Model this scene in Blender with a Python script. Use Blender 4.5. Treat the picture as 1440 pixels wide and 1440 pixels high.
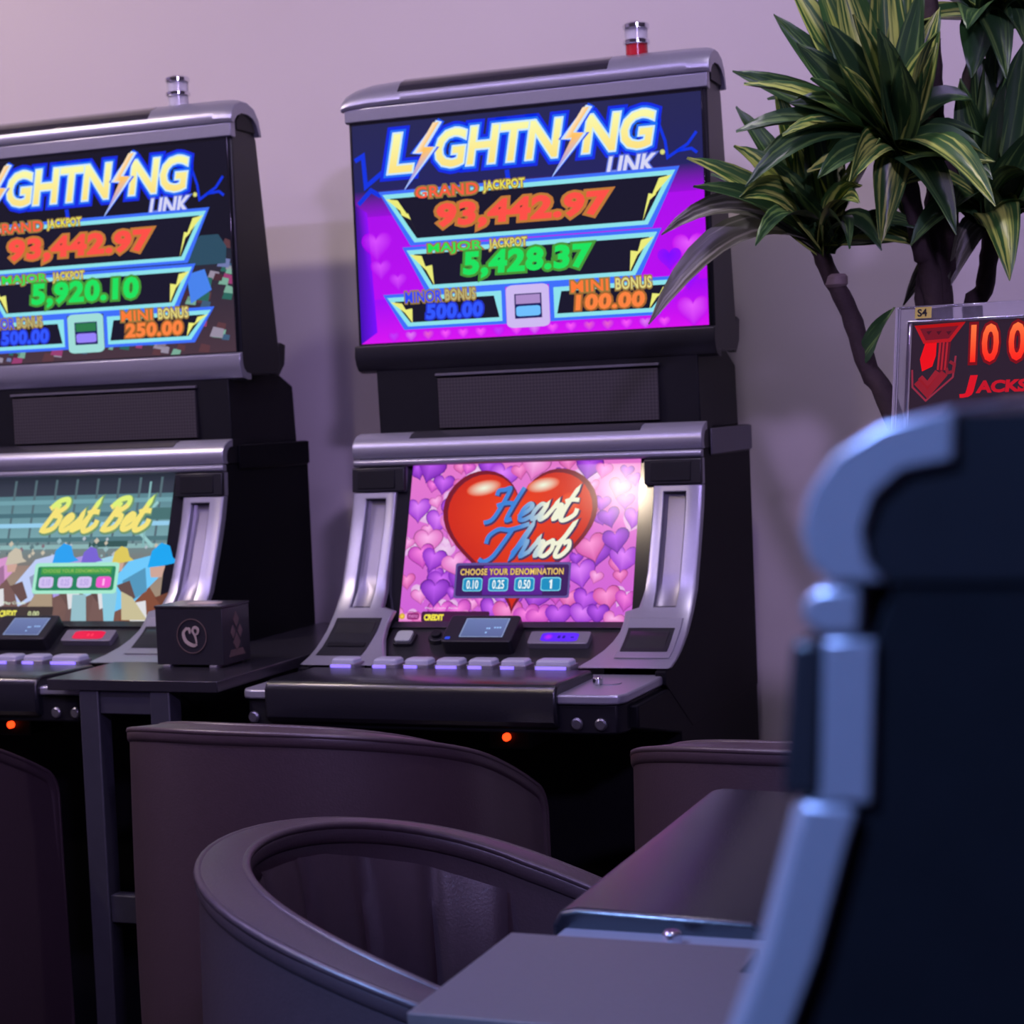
import bpy, bmesh, math, random
from mathutils import Vector, Matrix
R = math.radians
random.seed(7)
for o in list(bpy.data.objects): bpy.data.objects.remove(o)
scn = bpy.context.scene
COL = scn.collection

# ------------------------------------------------------------------ camera
FPX, TH, PH, RO, EYE = 2650.0, R(21), R(3.15), R(2.4), 1.17
fh = Vector((-math.sin(TH), math.cos(TH), 0)); rh = Vector((math.cos(TH), math.sin(TH), 0)); zz = Vector((0, 0, 1))
fw = math.cos(PH)*fh - math.sin(PH)*zz; u0 = math.sin(PH)*fh + math.cos(PH)*zz
rt = math.cos(RO)*rh - math.sin(RO)*u0; up = math.sin(RO)*rh + math.cos(RO)*u0
CAM = Vector((0, 0, EYE))
cd = bpy.data.cameras.new('camera'); cam = bpy.data.objects.new('camera', cd); COL.objects.link(cam)
m = Matrix((rt, up, -fw)).transposed().to_4x4(); m.translation = CAM; cam.matrix_world = m
cd.sensor_fit = 'HORIZONTAL'; cd.sensor_width = 36.0; cd.lens = 36.0*FPX/1440.0
cd.clip_start = 0.02; cd.clip_end = 50
cd.dof.use_dof = True; cd.dof.focus_distance = 2.0; cd.dof.aperture_fstop = 66.25/6.0
scn.camera = cam
def at(x, y, Y):                      # the point at depth Y that shows at photo pixel x, y
    d = fw + rt*((x-720)/FPX) + up*((720-y)/FPX)
    return CAM + d*(Y/d.y)

# ------------------------------------------------------------------ world, exposure, room lamps and added fill lamps
w = bpy.data.worlds.new('world'); scn.world = w; w.use_nodes = True
w.node_tree.nodes['Background'].inputs[0].default_value = (0.30, 0.26, 0.55, 1)
w.node_tree.nodes['Background'].inputs[1].default_value = 0.05
vs = scn.view_settings
vs.view_transform = 'Standard'; vs.look = 'None'; vs.gamma = 1; vs.use_curve_mapping = False; vs.exposure = 0.0
# (x, y, z, aim, watts, colour, spot angle, lamp radius)
LAMPS = [
    ((1.10, -1.00, 2.72), (-1.25, 3.1, 1.90), 430, (0.60, 0.44, 1.00), 54, 0.16, 'violet'),
    ((-1.77, 0.35, 2.72), (-1.72, 1.1, 0.0), 45, (1.0, 0.80, 0.60), 120, 0.06, 'warm white'),
    ((-2.75, 1.70, 2.72), (-2.3, 3.1, 1.1), 118, (1.0, 0.82, 0.70), 110, 0.06, 'warm white'),
    ((-0.55, 2.10, 2.72), (-0.50, 2.9, 1.0), 34, (0.92, 0.80, 0.98), 120, 0.06, 'warm white'),  # added fill, pale lilac beam, brightens the plant
    ((-1.05, -0.55, 2.72), (-0.02, 0.44, 1.05), 720, (0.24, 0.42, 1.0), 58, 0.06, 'blue'),  # added unseen blue fill for the near machine's pale trim
]

def lin(c):
    return tuple((x/12.92 if x <= 0.04045 else ((x+0.055)/1.055)**2.4) for x in c)
def rgb(r, g, b): return lin((r/255, g/255, b/255))

# ------------------------------------------------------------------ materials
MATS = {}
def mat(name, col, rough=0.5, metal=0.0, spec=0.5, noise=None, emis=None, estr=0.0, bump=None, coat=0.0, trans=0.0, ior=1.45, alpha=None):
    mt = bpy.data.materials.new(name); mt.use_nodes = True
    nt = mt.node_tree; b = nt.nodes['Principled BSDF']
    b.inputs['Base Color'].default_value = (*col, 1); b.inputs['Roughness'].default_value = rough
    b.inputs['Metallic'].default_value = metal; b.inputs['Specular IOR Level'].default_value = spec
    b.inputs['Coat Weight'].default_value = coat; b.inputs['Transmission Weight'].default_value = trans
    b.inputs['IOR'].default_value = ior
    if emis: b.inputs['Emission Color'].default_value = (*emis, 1); b.inputs['Emission Strength'].default_value = estr
    tc = None
    if noise:                                          # (scale, amount): slight mottling of the colour
        tc = nt.nodes.new('ShaderNodeTexCoord'); n = nt.nodes.new('ShaderNodeTexNoise'); n.inputs['Scale'].default_value = noise[0]
        n.inputs['Detail'].default_value = 5
        nt.links.new(tc.outputs['Object'], n.inputs['Vector'])
        mx = nt.nodes.new('ShaderNodeMix'); mx.data_type = 'RGBA'
        k = noise[1]
        mx.inputs[6].default_value = (*[c*(1-k) for c in col], 1); mx.inputs[7].default_value = (*[min(1, c*(1+k)) for c in col], 1)
        nt.links.new(n.outputs['Fac'], mx.inputs[0]); nt.links.new(mx.outputs[2], b.inputs['Base Color'])
    if bump:                                           # (scale, strength)
        tc = tc or nt.nodes.new('ShaderNodeTexCoord'); n = nt.nodes.new('ShaderNodeTexNoise'); n.inputs['Scale'].default_value = bump[0]
        n.inputs['Detail'].default_value = 3
        nt.links.new(tc.outputs['Object'], n.inputs['Vector'])
        bp = nt.nodes.new('ShaderNodeBump'); bp.inputs['Strength'].default_value = bump[1]; bp.inputs['Distance'].default_value = 0.002
        nt.links.new(n.outputs['Fac'], bp.inputs['Height']); nt.links.new(bp.outputs['Normal'], b.inputs['Normal'])
    MATS[name] = mt
    return mt
mat('wall_paint', (0.56, 0.51, 0.50), 0.85, noise=(3, 0.04), bump=(60, 0.08))
mat('ceiling_paint', (0.60, 0.57, 0.58), 0.9, noise=(4, 0.03))
mat('carpet', (0.020, 0.017, 0.026), 0.95, noise=(40, 0.5), bump=(300, 0.5))
mat('skirting', (0.03, 0.03, 0.035), 0.5, noise=(10, 0.1))
mat('silver', (0.31, 0.31, 0.37), 0.34, 0.55, noise=(300, 0.05))
mat('silver_dark', (0.22, 0.21, 0.25), 0.36, 0.5, noise=(300, 0.05))
mat('band_grey', (0.10, 0.095, 0.12), 0.5, 0.2, noise=(80, 0.08))
mat('cabinet_black', (0.006, 0.006, 0.009), 0.5, spec=0.25, noise=(60, 0.2))
mat('side_panel', (0.004, 0.004, 0.006), 0.6, spec=0.12, noise=(60, 0.2), bump=(500, 0.2))
mat('gloss_black', (0.012, 0.012, 0.016), 0.12, coat=0.3, noise=(30, 0.1))
mat('inlay', (0.035, 0.033, 0.045), 0.10, 0.4, coat=0.6, noise=(20, 0.1))
mat('plastic_black', (0.012, 0.012, 0.016), 0.38, spec=0.4, noise=(200, 0.15))
mat('panel_dark', (0.016, 0.016, 0.018), 0.3, noise=(25, 0.5))
mat('pad_black', (0.007, 0.007, 0.011), 0.26, spec=0.8, noise=(200, 0.1), bump=(500, 0.1))
mat('chrome', (0.75, 0.75, 0.80), 0.12, 1.0, noise=(50, 0.03))
mat('steel_dark', (0.16, 0.16, 0.18), 0.35, 0.8, noise=(80, 0.1))
mat('table_top', (0.080, 0.064, 0.066), 0.42, noise=(250, 0.12), bump=(400, 0.08))
mat('table_black', (0.018, 0.017, 0.022), 0.25, noise=(250, 0.12))
mat('table_leg', (0.028, 0.028, 0.040), 0.5, noise=(60, 0.2))
mat('leather', (0.048, 0.030, 0.038), 0.40, spec=0.9, noise=(120, 0.15), bump=(350, 0.12))
mat('leather_rim', (0.120, 0.088, 0.100), 0.44, noise=(120, 0.12), bump=(350, 0.2))
mat('button_white', (0.30, 0.30, 0.35), 0.3, noise=(100, 0.05), emis=rgb(150, 150, 235), estr=0.10)
mat('button_lit', (0.4, 0.4, 0.5), 0.3, noise=(100, 0.05), emis=rgb(110, 80, 255), estr=1.3)
mat('button_grey', (0.30, 0.33, 0.32), 0.35, noise=(100, 0.08))
mat('red_led', (0.3, 0.02, 0.01), 0.3, emis=rgb(255, 60, 20), estr=3.0)
mat('red_lens', (0.45, 0.02, 0.03), 0.2, noise=(40, 0.05))
mat('clear_lens', (0.80, 0.80, 0.88), 0.15, noise=(40, 0.03), trans=0.55)
mat('acrylic', (0.92, 0.93, 0.97), 0.04, trans=0.92, ior=1.30, noise=(5, 0.01))
mat('bark', (0.034, 0.021, 0.020), 0.85, noise=(60, 0.4), bump=(120, 0.8))
mat('bark_scar', (0.22, 0.17, 0.15), 0.85, noise=(60, 0.3))
mat('pot', (0.05, 0.045, 0.05), 0.5, noise=(20, 0.2))
mat('soil', (0.03, 0.02, 0.015), 1.0, noise=(80, 0.5), bump=(100, 1.0))
mat('box_card', (0.016, 0.015, 0.020), 0.32, noise=(60, 0.2))
mat('box_print', (0.42, 0.34, 0.30), 0.5, noise=(60, 0.1))
mat('box_print_dim', (0.10, 0.065, 0.06), 0.5, noise=(60, 0.3))
mat('sticker', (0.60, 0.50, 0.10), 0.5, noise=(60, 0.1))
mat('ink', (0.01, 0.01, 0.01), 0.5, noise=(60, 0.1))
for nm, c, s in (('lamp_warm_white', (1, .82, .62), 90), ('lamp_violet', (.56, .42, 1), 18), ('lamp_blue', (.36, .52, 1), 14), ('fill_violet', (.56, .43, 1), 75)):
    mat(nm, (0.1, 0.1, 0.1), 0.4, emis=c, estr=s)

def screen_mat():
    mt = bpy.data.materials.new('screen_picture'); mt.use_nodes = True; nt = mt.node_tree; b = nt.nodes['Principled BSDF']
    a = nt.nodes.new('ShaderNodeVertexColor'); a.layer_name = 'Col'
    b.inputs['Base Color'].default_value = (0.01, 0.01, 0.012, 1); b.inputs['Roughness'].default_value = 0.12; b.inputs['Specular IOR Level'].default_value = 0.16
    nt.links.new(a.outputs['Color'], b.inputs['Emission Color']); b.inputs['Emission Strength'].default_value = 1.0
    MATS['screen_picture'] = mt
screen_mat()
def grille_mat():                                       # fine woven speaker mesh: below what can be picked apart
    mt = mat('speaker_mesh', (0.05, 0.045, 0.055), 0.5, 0.3); nt = mt.node_tree; b = nt.nodes['Principled BSDF']
    tc = nt.nodes.new('ShaderNodeTexCoord'); mp = nt.nodes.new('ShaderNodeMapping'); mp.inputs['Rotation'].default_value = (0, R(45), 0)
    mp.inputs['Scale'].default_value = (260, 260, 260)
    ck = nt.nodes.new('ShaderNodeTexChecker'); ck.inputs['Scale'].default_value = 1.0
    ck.inputs['Color1'].default_value = (0.055, 0.048, 0.055, 1); ck.inputs['Color2'].default_value = (0.03, 0.027, 0.033, 1)
    nt.links.new(tc.outputs['Object'], mp.inputs['Vector']); nt.links.new(mp.outputs['Vector'], ck.inputs['Vector'])
    nt.links.new(ck.outputs['Color'], b.inputs['Base Color'])
grille_mat()
def leaf_mat(name, dark, light, amount):
    mt = mat(name, dark, 0.38, spec=0.5); nt = mt.node_tree; b = nt.nodes['Principled BSDF']
    uv = nt.nodes.new('ShaderNodeUVMap'); sp = nt.nodes.new('ShaderNodeSeparateXYZ'); nt.links.new(uv.outputs['UV'], sp.inputs[0])
    mp = nt.nodes.new('ShaderNodeMapping'); mp.inputs['Scale'].default_value = (9, 1.3, 1); nt.links.new(uv.outputs['UV'], mp.inputs['Vector'])
    oi = nt.nodes.new('ShaderNodeObjectInfo'); ad = nt.nodes.new('ShaderNodeVectorMath'); ad.operation = 'ADD'
    nt.links.new(mp.outputs['Vector'], ad.inputs[0]); cb = nt.nodes.new('ShaderNodeCombineXYZ')
    ml = nt.nodes.new('ShaderNodeMath'); ml.operation = 'MULTIPLY'; ml.inputs[1].default_value = 40
    nt.links.new(oi.outputs['Random'], ml.inputs[0]); nt.links.new(ml.outputs[0], cb.inputs[0]); nt.links.new(ml.outputs[0], cb.inputs[2])
    nt.links.new(cb.outputs[0], ad.inputs[1])
    n = nt.nodes.new('ShaderNodeTexNoise'); n.inputs['Scale'].default_value = 1.0; n.inputs['Detail'].default_value = 2
    nt.links.new(ad.outputs[0], n.inputs['Vector'])
    rp = nt.nodes.new('ShaderNodeValToRGB')
    rp.color_ramp.elements[0].position = 0.5+amount; rp.color_ramp.elements[0].color = (*dark, 1)
    rp.color_ramp.elements[1].position = 0.62+amount; rp.color_ramp.elements[1].color = (*light, 1)
    nt.links.new(n.outputs['Fac'], rp.inputs['Fac']); nt.links.new(rp.outputs['Color'], b.inputs['Base Color'])
leaf_mat('leaf_variegated', (0.028, 0.092, 0.018), (0.40, 0.48, 0.09), -0.03)
leaf_mat('leaf_green', (0.020, 0.062, 0.018), (0.12, 0.22, 0.05), 0.02)
leaf_mat('leaf_dry', (0.075, 0.080, 0.048), (0.22, 0.22, 0.16), -0.02)

# ------------------------------------------------------------------ mesh helpers
def finish(me, mname, parent, name, bevel=0.0, seg=2, ang=35, loc=None):
    bm = bmesh.new(); bm.from_mesh(me); bmesh.ops.recalc_face_normals(bm, faces=bm.faces); bm.to_mesh(me); bm.free()
    for p in me.polygons: p.use_smooth = True
    me.set_sharp_from_angle(angle=R(ang))
    me.materials.append(MATS[mname])
    o = bpy.data.objects.new(name, me); COL.objects.link(o)
    if parent: o.parent = parent
    if loc: o.location = loc
    if bevel:
        md = o.modifiers.new('bevel', 'BEVEL'); md.width = bevel; md.segments = seg; md.limit_method = 'ANGLE'; md.angle_limit = R(40)
        md.harden_normals = False
    return o
class MB:
    def __init__(s): s.v = []; s.f = []
    def add(s, vs, fs):
        n = len(s.v); s.v += [tuple(q) for q in vs]; s.f += [tuple(i+n for i in f) for f in fs]; return s
    def box(s, x0, x1, y0, y1, z0, z1):
        return s.add([(x, y, z) for z in (z0, z1) for y in (y0, y1) for x in (x0, x1)],
                     [(0, 2, 3, 1), (4, 5, 7, 6), (0, 1, 5, 4), (2, 6, 7, 3), (0, 4, 6, 2), (1, 3, 7, 5)])
    def loft(s, rings, caps=True, closed=True):
        n = len(rings[0]); vs = [q for r in rings for q in r]; fs = []
        for k in range(len(rings)-1):
            for i in range(n if closed else n-1):
                j = (i+1) % n; fs.append((k*n+i, k*n+j, (k+1)*n+j, (k+1)*n+i))
        if caps: fs.append(tuple(range(n-1, -1, -1))); fs.append(tuple((len(rings)-1)*n+i for i in range(n)))
        return s.add(vs, fs)
    def prism(s, poly, x0, x1):                       # polygon in (p, z), p = forward, extruded across x
        return s.loft([[(x, -p, z) for p, z in poly] for x in (x0, x1)])
    def plate(s, poly, z0, z1):                       # polygon in (x, y)
        return s.loft([[(x, y, z) for x, y in poly] for z in (z0, z1)])
    def lathe(s, prof, n=24, c=(0, 0, 0), axis='Z'):
        rings = []
        for r, h in prof:
            rg = []
            for i in range(n):
                a = 2*math.pi*i/n; x, y = r*math.cos(a), r*math.sin(a)
                q = (x, y, h) if axis == 'Z' else (x, -h, y)
                rg.append((c[0]+q[0], c[1]+q[1], c[2]+q[2]))
            rings.append(rg)
        return s.loft(rings)
    def tube(s, pts, rad, n=8):
        pts = [Vector(q) for q in pts]; rings = []
        rad = rad if isinstance(rad, (list, tuple)) else [rad]*len(pts)
        ref = Vector((0.3, 0.8, 0.5))
        for i, q in enumerate(pts):
            t = (pts[min(i+1, len(pts)-1)]-pts[max(i-1, 0)]).normalized()
            a = t.cross(ref).normalized(); b = t.cross(a)
            rings.append([q+a*rad[i]*math.cos(2*math.pi*k/n)+b*rad[i]*math.sin(2*math.pi*k/n) for k in range(n)])
        return s.loft(rings)
    def gridsolid(s, P, off, mask=None):              # P[r][c] front points; off = back offset; mask(r,c) -> keep cell
        nr, nc = len(P), len(P[0]); keep = lambda r, c: 0 <= r < nr-1 and 0 <= c < nc-1 and (mask is None or mask(r, c))
        off = Vector(off); vs = [Vector(q) for row in P for q in row]; vs += [q+off for q in vs]; N = nr*nc
        fs = []
        for r in range(nr-1):
            for c in range(nc-1):
                if not keep(r, c): continue
                a, b, d, e = r*nc+c, r*nc+c+1, (r+1)*nc+c+1, (r+1)*nc+c
                fs.append((a, b, d, e)); fs.append((a+N, e+N, d+N, b+N))
                for (i, j, rr, cc) in ((a, b, r-1, c), (b, d, r, c+1), (d, e, r+1, c), (e, a, r, c-1)):
                    if not keep(rr, cc): fs.append((i, i+N, j+N, j))
        used = sorted({i for f in fs for i in f}); mp = {u: k for k, u in enumerate(used)}
        return s.add([vs[u] for u in used], [tuple(mp[i] for i in f) for f in fs])
    def build(s, name, mname, parent=None, bevel=0.0, seg=2, ang=35, loc=None):
        me = bpy.data.meshes.new(name); me.from_pydata(s.v, [], s.f); me.validate()
        return finish(me, mname, parent, name, bevel, seg, ang, loc)
def empty(name, loc, rz=0.0):
    o = bpy.data.objects.new(name, None); COL.objects.link(o); o.location = loc; o.rotation_euler = (0, 0, rz)
    o.empty_display_size = 0.1
    return o
def tag(o, label=None, cat=None, group=None, kind=None):
    if label: o['label'] = label
    if cat: o['category'] = cat
    if group: o['group'] = group
    if kind: o['kind'] = kind
    return o
def rrect(x0, x1, y0, y1, r, n=4):
    pts = []
    for cx, cy, a0 in ((x1-r, y1-r, 0), (x0+r, y1-r, 90), (x0+r, y0+r, 180), (x1-r, y0+r, 270)):
        for k in range(n+1):
            a = R(a0+90*k/n); pts.append((cx+r*math.cos(a), cy+r*math.sin(a)))
    return pts
def interp(tab, x):
    if x <= tab[0][0]: return tab[0][1]
    for (a, b), (c, d) in zip(tab, tab[1:]):
        if x <= c: return b+(d-b)*(x-a)/(c-a)
    return tab[-1][1]

# ------------------------------------------------------------------ flat pictures on screens and print
def text_tris(txt, size, bold=0.0, shear=0.0, space=1.0):
    cu = bpy.data.curves.new('t', 'FONT'); cu.body = txt; cu.size = size; cu.offset = bold; cu.shear = shear; cu.space_character = space
    cu.align_x = 'LEFT'; cu.resolution_u = 3
    ob = bpy.data.objects.new('t', cu); COL.objects.link(ob)
    me = bpy.data.meshes.new_from_object(ob.evaluated_get(bpy.context.evaluated_depsgraph_get()))
    vs = [(v.co.x, v.co.y) for v in me.vertices]; fs = [tuple(p.vertices) for p in me.polygons]
    bpy.data.objects.remove(ob); bpy.data.curves.remove(cu); bpy.data.meshes.remove(me)
    return vs, fs
_tc = {}
def spline(pts, n=6):
    out = []
    P = [pts[0]]+list(pts)+[pts[-1]]
    for i in range(1, len(P)-2):
        p0, p1, p2, p3 = P[i-1], P[i], P[i+1], P[i+2]
        for k in range(n):
            t = k/n
            out.append(tuple(0.5*((2*p1[d])+(-p0[d]+p2[d])*t+(2*p0[d]-5*p1[d]+4*p2[d]-p3[d])*t*t+(-p0[d]+3*p1[d]-3*p2[d]+p3[d])*t**3) for d in (0, 1)))
    out.append(tuple(pts[-1]))
    return out
class Pic:
    """a flat picture of width W and height H (metres): u runs right 0..1, v runs down 0..1"""
    def __init__(s, W, H): s.W = W; s.H = H; s.v = []; s.f = []; s.c = []
    def xy(s, u, v): return ((u-0.5)*s.W, (0.5-v)*s.H)
    def raw(s, pts, faces, cols, lay):
        n = len(s.v); s.v += [(x, y, lay*0.00016) for x, y in pts]; s.f += [tuple(i+n for i in f) for f in faces]
        s.c += [(rgb(*c) if max(c) > 1.001 else c) for c in (cols if isinstance(cols, list) else [cols]*len(pts))]
    def poly(s, uv, col, lay): s.raw([s.xy(*q) for q in uv], [tuple(range(len(uv)))], col, lay)
    def rect(s, u0, v0, u1, v1, col, lay): s.poly([(u0, v0), (u1, v0), (u1, v1), (u0, v1)], col, lay)
    def vgrad(s, u0, v0, u1, v1, ct, cb, lay): s.poly([(u0, v0), (u1, v0), (u1, v1), (u0, v1)], [ct, ct, cb, cb], lay)
    def fan(s, c, ring, cc, cr, lay):                  # centre colour to rim colour
        n = len(ring); s.raw([s.xy(*c)]+[s.xy(*q) for q in ring], [(0, i+1, (i+1) % n+1) for i in range(n)], [cc]+[cr]*n, lay)
    def disc(s, u, v, r, cc, cr, lay, n=18, ry=None):
        k = s.W/s.H; ry = ry or r
        s.fan((u, v), [(u+r*math.cos(2*math.pi*i/n), v+ry*k*math.sin(2*math.pi*i/n)) for i in range(n)], cc, cr, lay)
    def rrect(s, u0, v0, u1, v1, r, col, lay):
        k = s.W/s.H
        s.poly([(a, b/1.0) for a, b in [(x, y) for x, y in rrect(u0, u1, v0, v1, min(r, (v1-v0)/2.01))]], col, lay)
    def text(s, t, u0, u1, v0, v1, col, lay, bold=0.0, shear=0.0, space=1.0, halo=()):
        key = (t, shear, space)
        vs, fs = text_tris(t, 1.0, bold, shear, space)
        x0 = min(q[0] for q in vs); x1 = max(q[0] for q in vs); y0 = min(q[1] for q in vs); y1 = max(q[1] for q in vs)
        X0, Y0 = s.xy(u0, v1); X1, Y1 = s.xy(u1, v0)
        f = lambda q: (X0+(q[0]-x0)/(x1-x0)*(X1-X0), Y0+(q[1]-y0)/(y1-y0)*(Y1-Y0))
        for k, (ob, hc) in enumerate(halo):
            hv, hf = text_tris(t, 1.0, ob, shear, space)
            s.raw([f(q) for q in hv], hf, hc, lay+k)
        L = lay+len(halo)
        cols = col
        if isinstance(col, tuple) and len(col) == 2:   # vertical gradient
            a, b = col; cols = [tuple(a[i]*(q[1]-y0)/(y1-y0)+b[i]*(1-(q[1]-y0)/(y1-y0)) for i in range(3)) for q in vs]
        s.raw([f(q) for q in vs], fs, cols, L)
    def line(s, uv, wd, col, lay, closed=False):
        pts = [Vector(s.xy(*q)) for q in uv]
        if closed: pts = pts+[pts[0], pts[1]]
        L = []; Rr = []
        for i, q in enumerate(pts):
            a = pts[max(i-1, 0)]; b = pts[min(i+1, len(pts)-1)]
            if closed and i == 0: a = pts[-3]
            if closed and i == len(pts)-1: b = pts[2]
            d1 = (q-a).normalized() if (q-a).length > 1e-9 else (b-q).normalized(); d2 = (b-q).normalized() if (b-q).length > 1e-9 else d1
            t = (d1+d2); t = t.normalized() if t.length > 1e-6 else d1
            n = Vector((-t.y, t.x)); w_ = (wd[i] if isinstance(wd, list) else wd)*s.W*0.5/max(0.35, n.dot(Vector((-d1.y, d1.x))))
            L.append(q+n*w_); Rr.append(q-n*w_)
        n = len(pts)-(1 if closed else 0)
        vs = [tuple(q) for q in L[:n+(1 if closed else 0)]]+[tuple(q) for q in Rr[:n+(1 if closed else 0)]]; N = len(vs)//2
        cs = col if not isinstance(col, list) else (col+col)
        s.raw(vs, [(i, i+1, N+i+1, N+i) for i in range(N-1)], cs, lay)
    def heart(s, u, v, sz, cc, cr, lay, rot=0.0, edge=None, n=28):
        k = s.W/s.H
        def ring(sc):
            out = []
            for i in range(n):
                a = 2*math.pi*i/n; x = 16*math.sin(a)**3/17; y = (13*math.cos(a)-5*math.cos(2*a)-2*math.cos(3*a)-math.cos(4*a))/17
                x, y = x*math.cos(rot)-y*math.sin(rot), x*math.sin(rot)+y*math.cos(rot)
                out.append((min(1, max(0, u+x*sz*sc)), min(1, max(0, v-y*sz*sc*k))))
            return out
        if edge: s.fan((u, v), ring(1.07), edge, edge, lay); lay += 0.5
        s.fan((min(1, max(0, u-0.02*sz*10/3)), min(1, max(0, v-0.25*sz*k))), ring(1.0), cc, cr, lay)
    def script(s, letters, u, v, h, wd, colfn, lay, slant=0.35, outline=None):
        """joined-up lettering drawn as brush strokes; u,v = baseline start, h = cap height in v"""
        k = s.H/s.W; x = 0.0
        for ch in letters:
            if ch == ' ': x += 0.45; continue
            wdt, strokes = GLYPH[ch]
            for st in strokes:
                pts = spline([(px+x+slant*py, py) for px, py in st])
                uv = [(u+px*h*k, v-py*h) for px, py in pts]
                if outline: s.line([(a+0.004, b+0.006) for a, b in uv], wd*1.5, outline, lay)
                s.line(uv, wd, [colfn(a, b) for a, b in uv], lay+1)
            x += wdt
    def build(s, name, parent, origin, right, upv, mname='screen_picture'):
        origin, right, upv = Vector(origin), Vector(right).normalized(), Vector(upv).normalized(); nrm = right.cross(upv)
        me = bpy.data.meshes.new(name)
        me.from_pydata([tuple(origin+right*x+upv*y+nrm*z) for x, y, z in s.v], [], s.f)
        ca = me.color_attributes.new('Col', 'FLOAT_COLOR', 'POINT')
        for i, c in enumerate(s.c): ca.data[i].color = (*c, 1)
        me.materials.append(MATS[mname])
        o = bpy.data.objects.new(name, me); COL.objects.link(o); o.parent = parent
        return o
GLYPH = {
 'H': (0.80, [[(-.28, .80), (-.30, .95), (-.12, .98), (.04, 1.0), (.06, .5), (.0, .05), (-.22, -.05)], [(.48, 1.04), (.44, .5), (.46, .04), (.62, .06)], [(-.1, .48), (.2, .56), (.48, .52)]]),
 'e': (0.40, [[(.0, .12), (.20, .28), (.28, .44), (.16, .52), (.04, .34), (.08, .06), (.24, .02), (.42, .14)]]),
 'a': (0.50, [[(.30, .46), (.14, .50), (.03, .28), (.10, .04), (.26, .16), (.33, .48), (.32, .10), (.38, .02), (.52, .14)]]),
 'r': (0.36, [[(.0, .12), (.10, .40), (.12, .54), (.14, .42), (.30, .46), (.26, .20), (.28, .03), (.40, .12)]]),
 't': (0.46, [[(.0, .12), (.12, .5), (.18, .94), (.12, .4), (.16, .02), (.34, .0), (.52, .16), (.50, .34)], [(.0, .56), (.18, .62), (.42, .60)]]),
 'T': (0.62, [[(-.40, .42), (-.44, .66), (-.24, .86), (.10, .84), (.44, .94), (.66, 1.02)], [(.22, .90), (.14, .4), (.04, .0), (-.16, -.14), (-.36, -.06)]]),
 'h': (0.50, [[(.0, .10), (.14, .60), (.16, 1.0), (.08, .5), (.04, .0), (.12, .36), (.28, .48), (.30, .22), (.32, .02), (.50, .14)]]),
 'o': (0.46, [[(.22, .48), (.06, .36), (.06, .08), (.22, .02), (.34, .22), (.26, .46), (.22, .48), (.34, .40), (.48, .42)]]),
 'b': (0.46, [[(.0, .40), (.12, .70), (.16, 1.0), (.07, .4), (.10, .03), (.28, .02), (.40, .24), (.30, .46), (.16, .38)]]),
 'B': (0.66, [[(.16, .92), (.12, .5), (.02, .02)], [(-.1, .74), (.1, 1.0), (.40, 1.04), (.46, .80), (.18, .54), (.46, .46), (.44, .12), (.16, .0), (-.06, .06)]]),
 's': (0.38, [[(.0, .12), (.18, .36), (.20, .54), (.24, .30), (.20, .04), (.04, .04)], [(.20, .04), (.40, .14)]]),
}

# ------------------------------------------------------------------ the room
XL, XR, YF, YB, ZC = -4.2, 2.2, -2.6, 3.12, 2.75
def slab(name, x0, x1, y0, y1, z0, z1, mname):
    return tag(MB().box(x0, x1, y0, y1, z0, z1).build(name, mname), kind='structure')
slab('floor', XL-.1, XR+.1, YF-.1, YB+.1, -0.1, 0, 'carpet')
slab('ceiling', XL-.1, XR+.1, YF-.1, YB+.1, ZC, ZC+.1, 'ceiling_paint')
slab('wall_back', XL, XR, YB, YB+.1, 0, ZC, 'wall_paint')
slab('wall_left', XL-.1, XL, YF, YB, 0, ZC, 'wall_paint')
slab('wall_right', XR, XR+.1, YF, YB, 0, ZC, 'wall_paint')
slab('wall_front', XL, XR, YF-.1, YF, 0, ZC, 'wall_paint')
slab('baseboard_back', XL, XR, YB-.014, YB, 0.0, 0.09, 'skirting')

where = {'violet': 'purple', 'warm white': 'warm', 'blue': 'blue'}
for i, (loc, aim, watt, colr, ang, rad, kind) in enumerate(LAMPS):
    root = empty('ceiling_downlight', (loc[0], loc[1], ZC))
    MB().lathe([(rad+.004, -.002), (rad+.02, -.002), (rad+.02, -.012), (rad+.004, -.012)], 24).build('trim_ring', 'steel_dark', root)
    MB().lathe([(0.001, -.002), (rad, -.002), (rad, -.010), (0.001, -.010)], 24).build('diffuser', 'lamp_'+kind.replace(' ', '_'), root)
    ld = bpy.data.lights.new('downlight_beam', 'SPOT'); ld.energy = watt; ld.color = colr; ld.spot_size = R(ang); ld.spot_blend = 0.6; ld.shadow_soft_size = rad
    lo = bpy.data.objects.new('downlight_beam', ld); COL.objects.link(lo); lo.parent = root; lo.location = (0, 0, loc[2]-ZC)
    lo.rotation_euler = (Vector(aim)-Vector(loc)).to_track_quat('-Z', 'Y').to_euler()
    tag(root, ['round purple ceiling downlight behind the camera', 'round warm white ceiling downlight over the aisle', 'round warm white ceiling downlight towards the left wall',
               'round ceiling fill lamp added to brighten the potted plant', 'round blue ceiling fill lamp added to light the near machine trim'][i], 'ceiling light', 'ceiling downlights')

st_ = empty('fill_strip', (-1.95, 1.15, ZC)); tag(st_, 'long violet fill strip added on the ceiling above the aisle', 'light strip')  # added out of view to put violet light and streaks on the silver
MB().box(-1.9, 1.9, -.035, .035, -.012, -.001).build('channel', 'steel_dark', st_)
MB().box(-1.89, 1.89, -.026, .026, -.018, -.0125).build('diffuser', 'fill_violet', st_)

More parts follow.
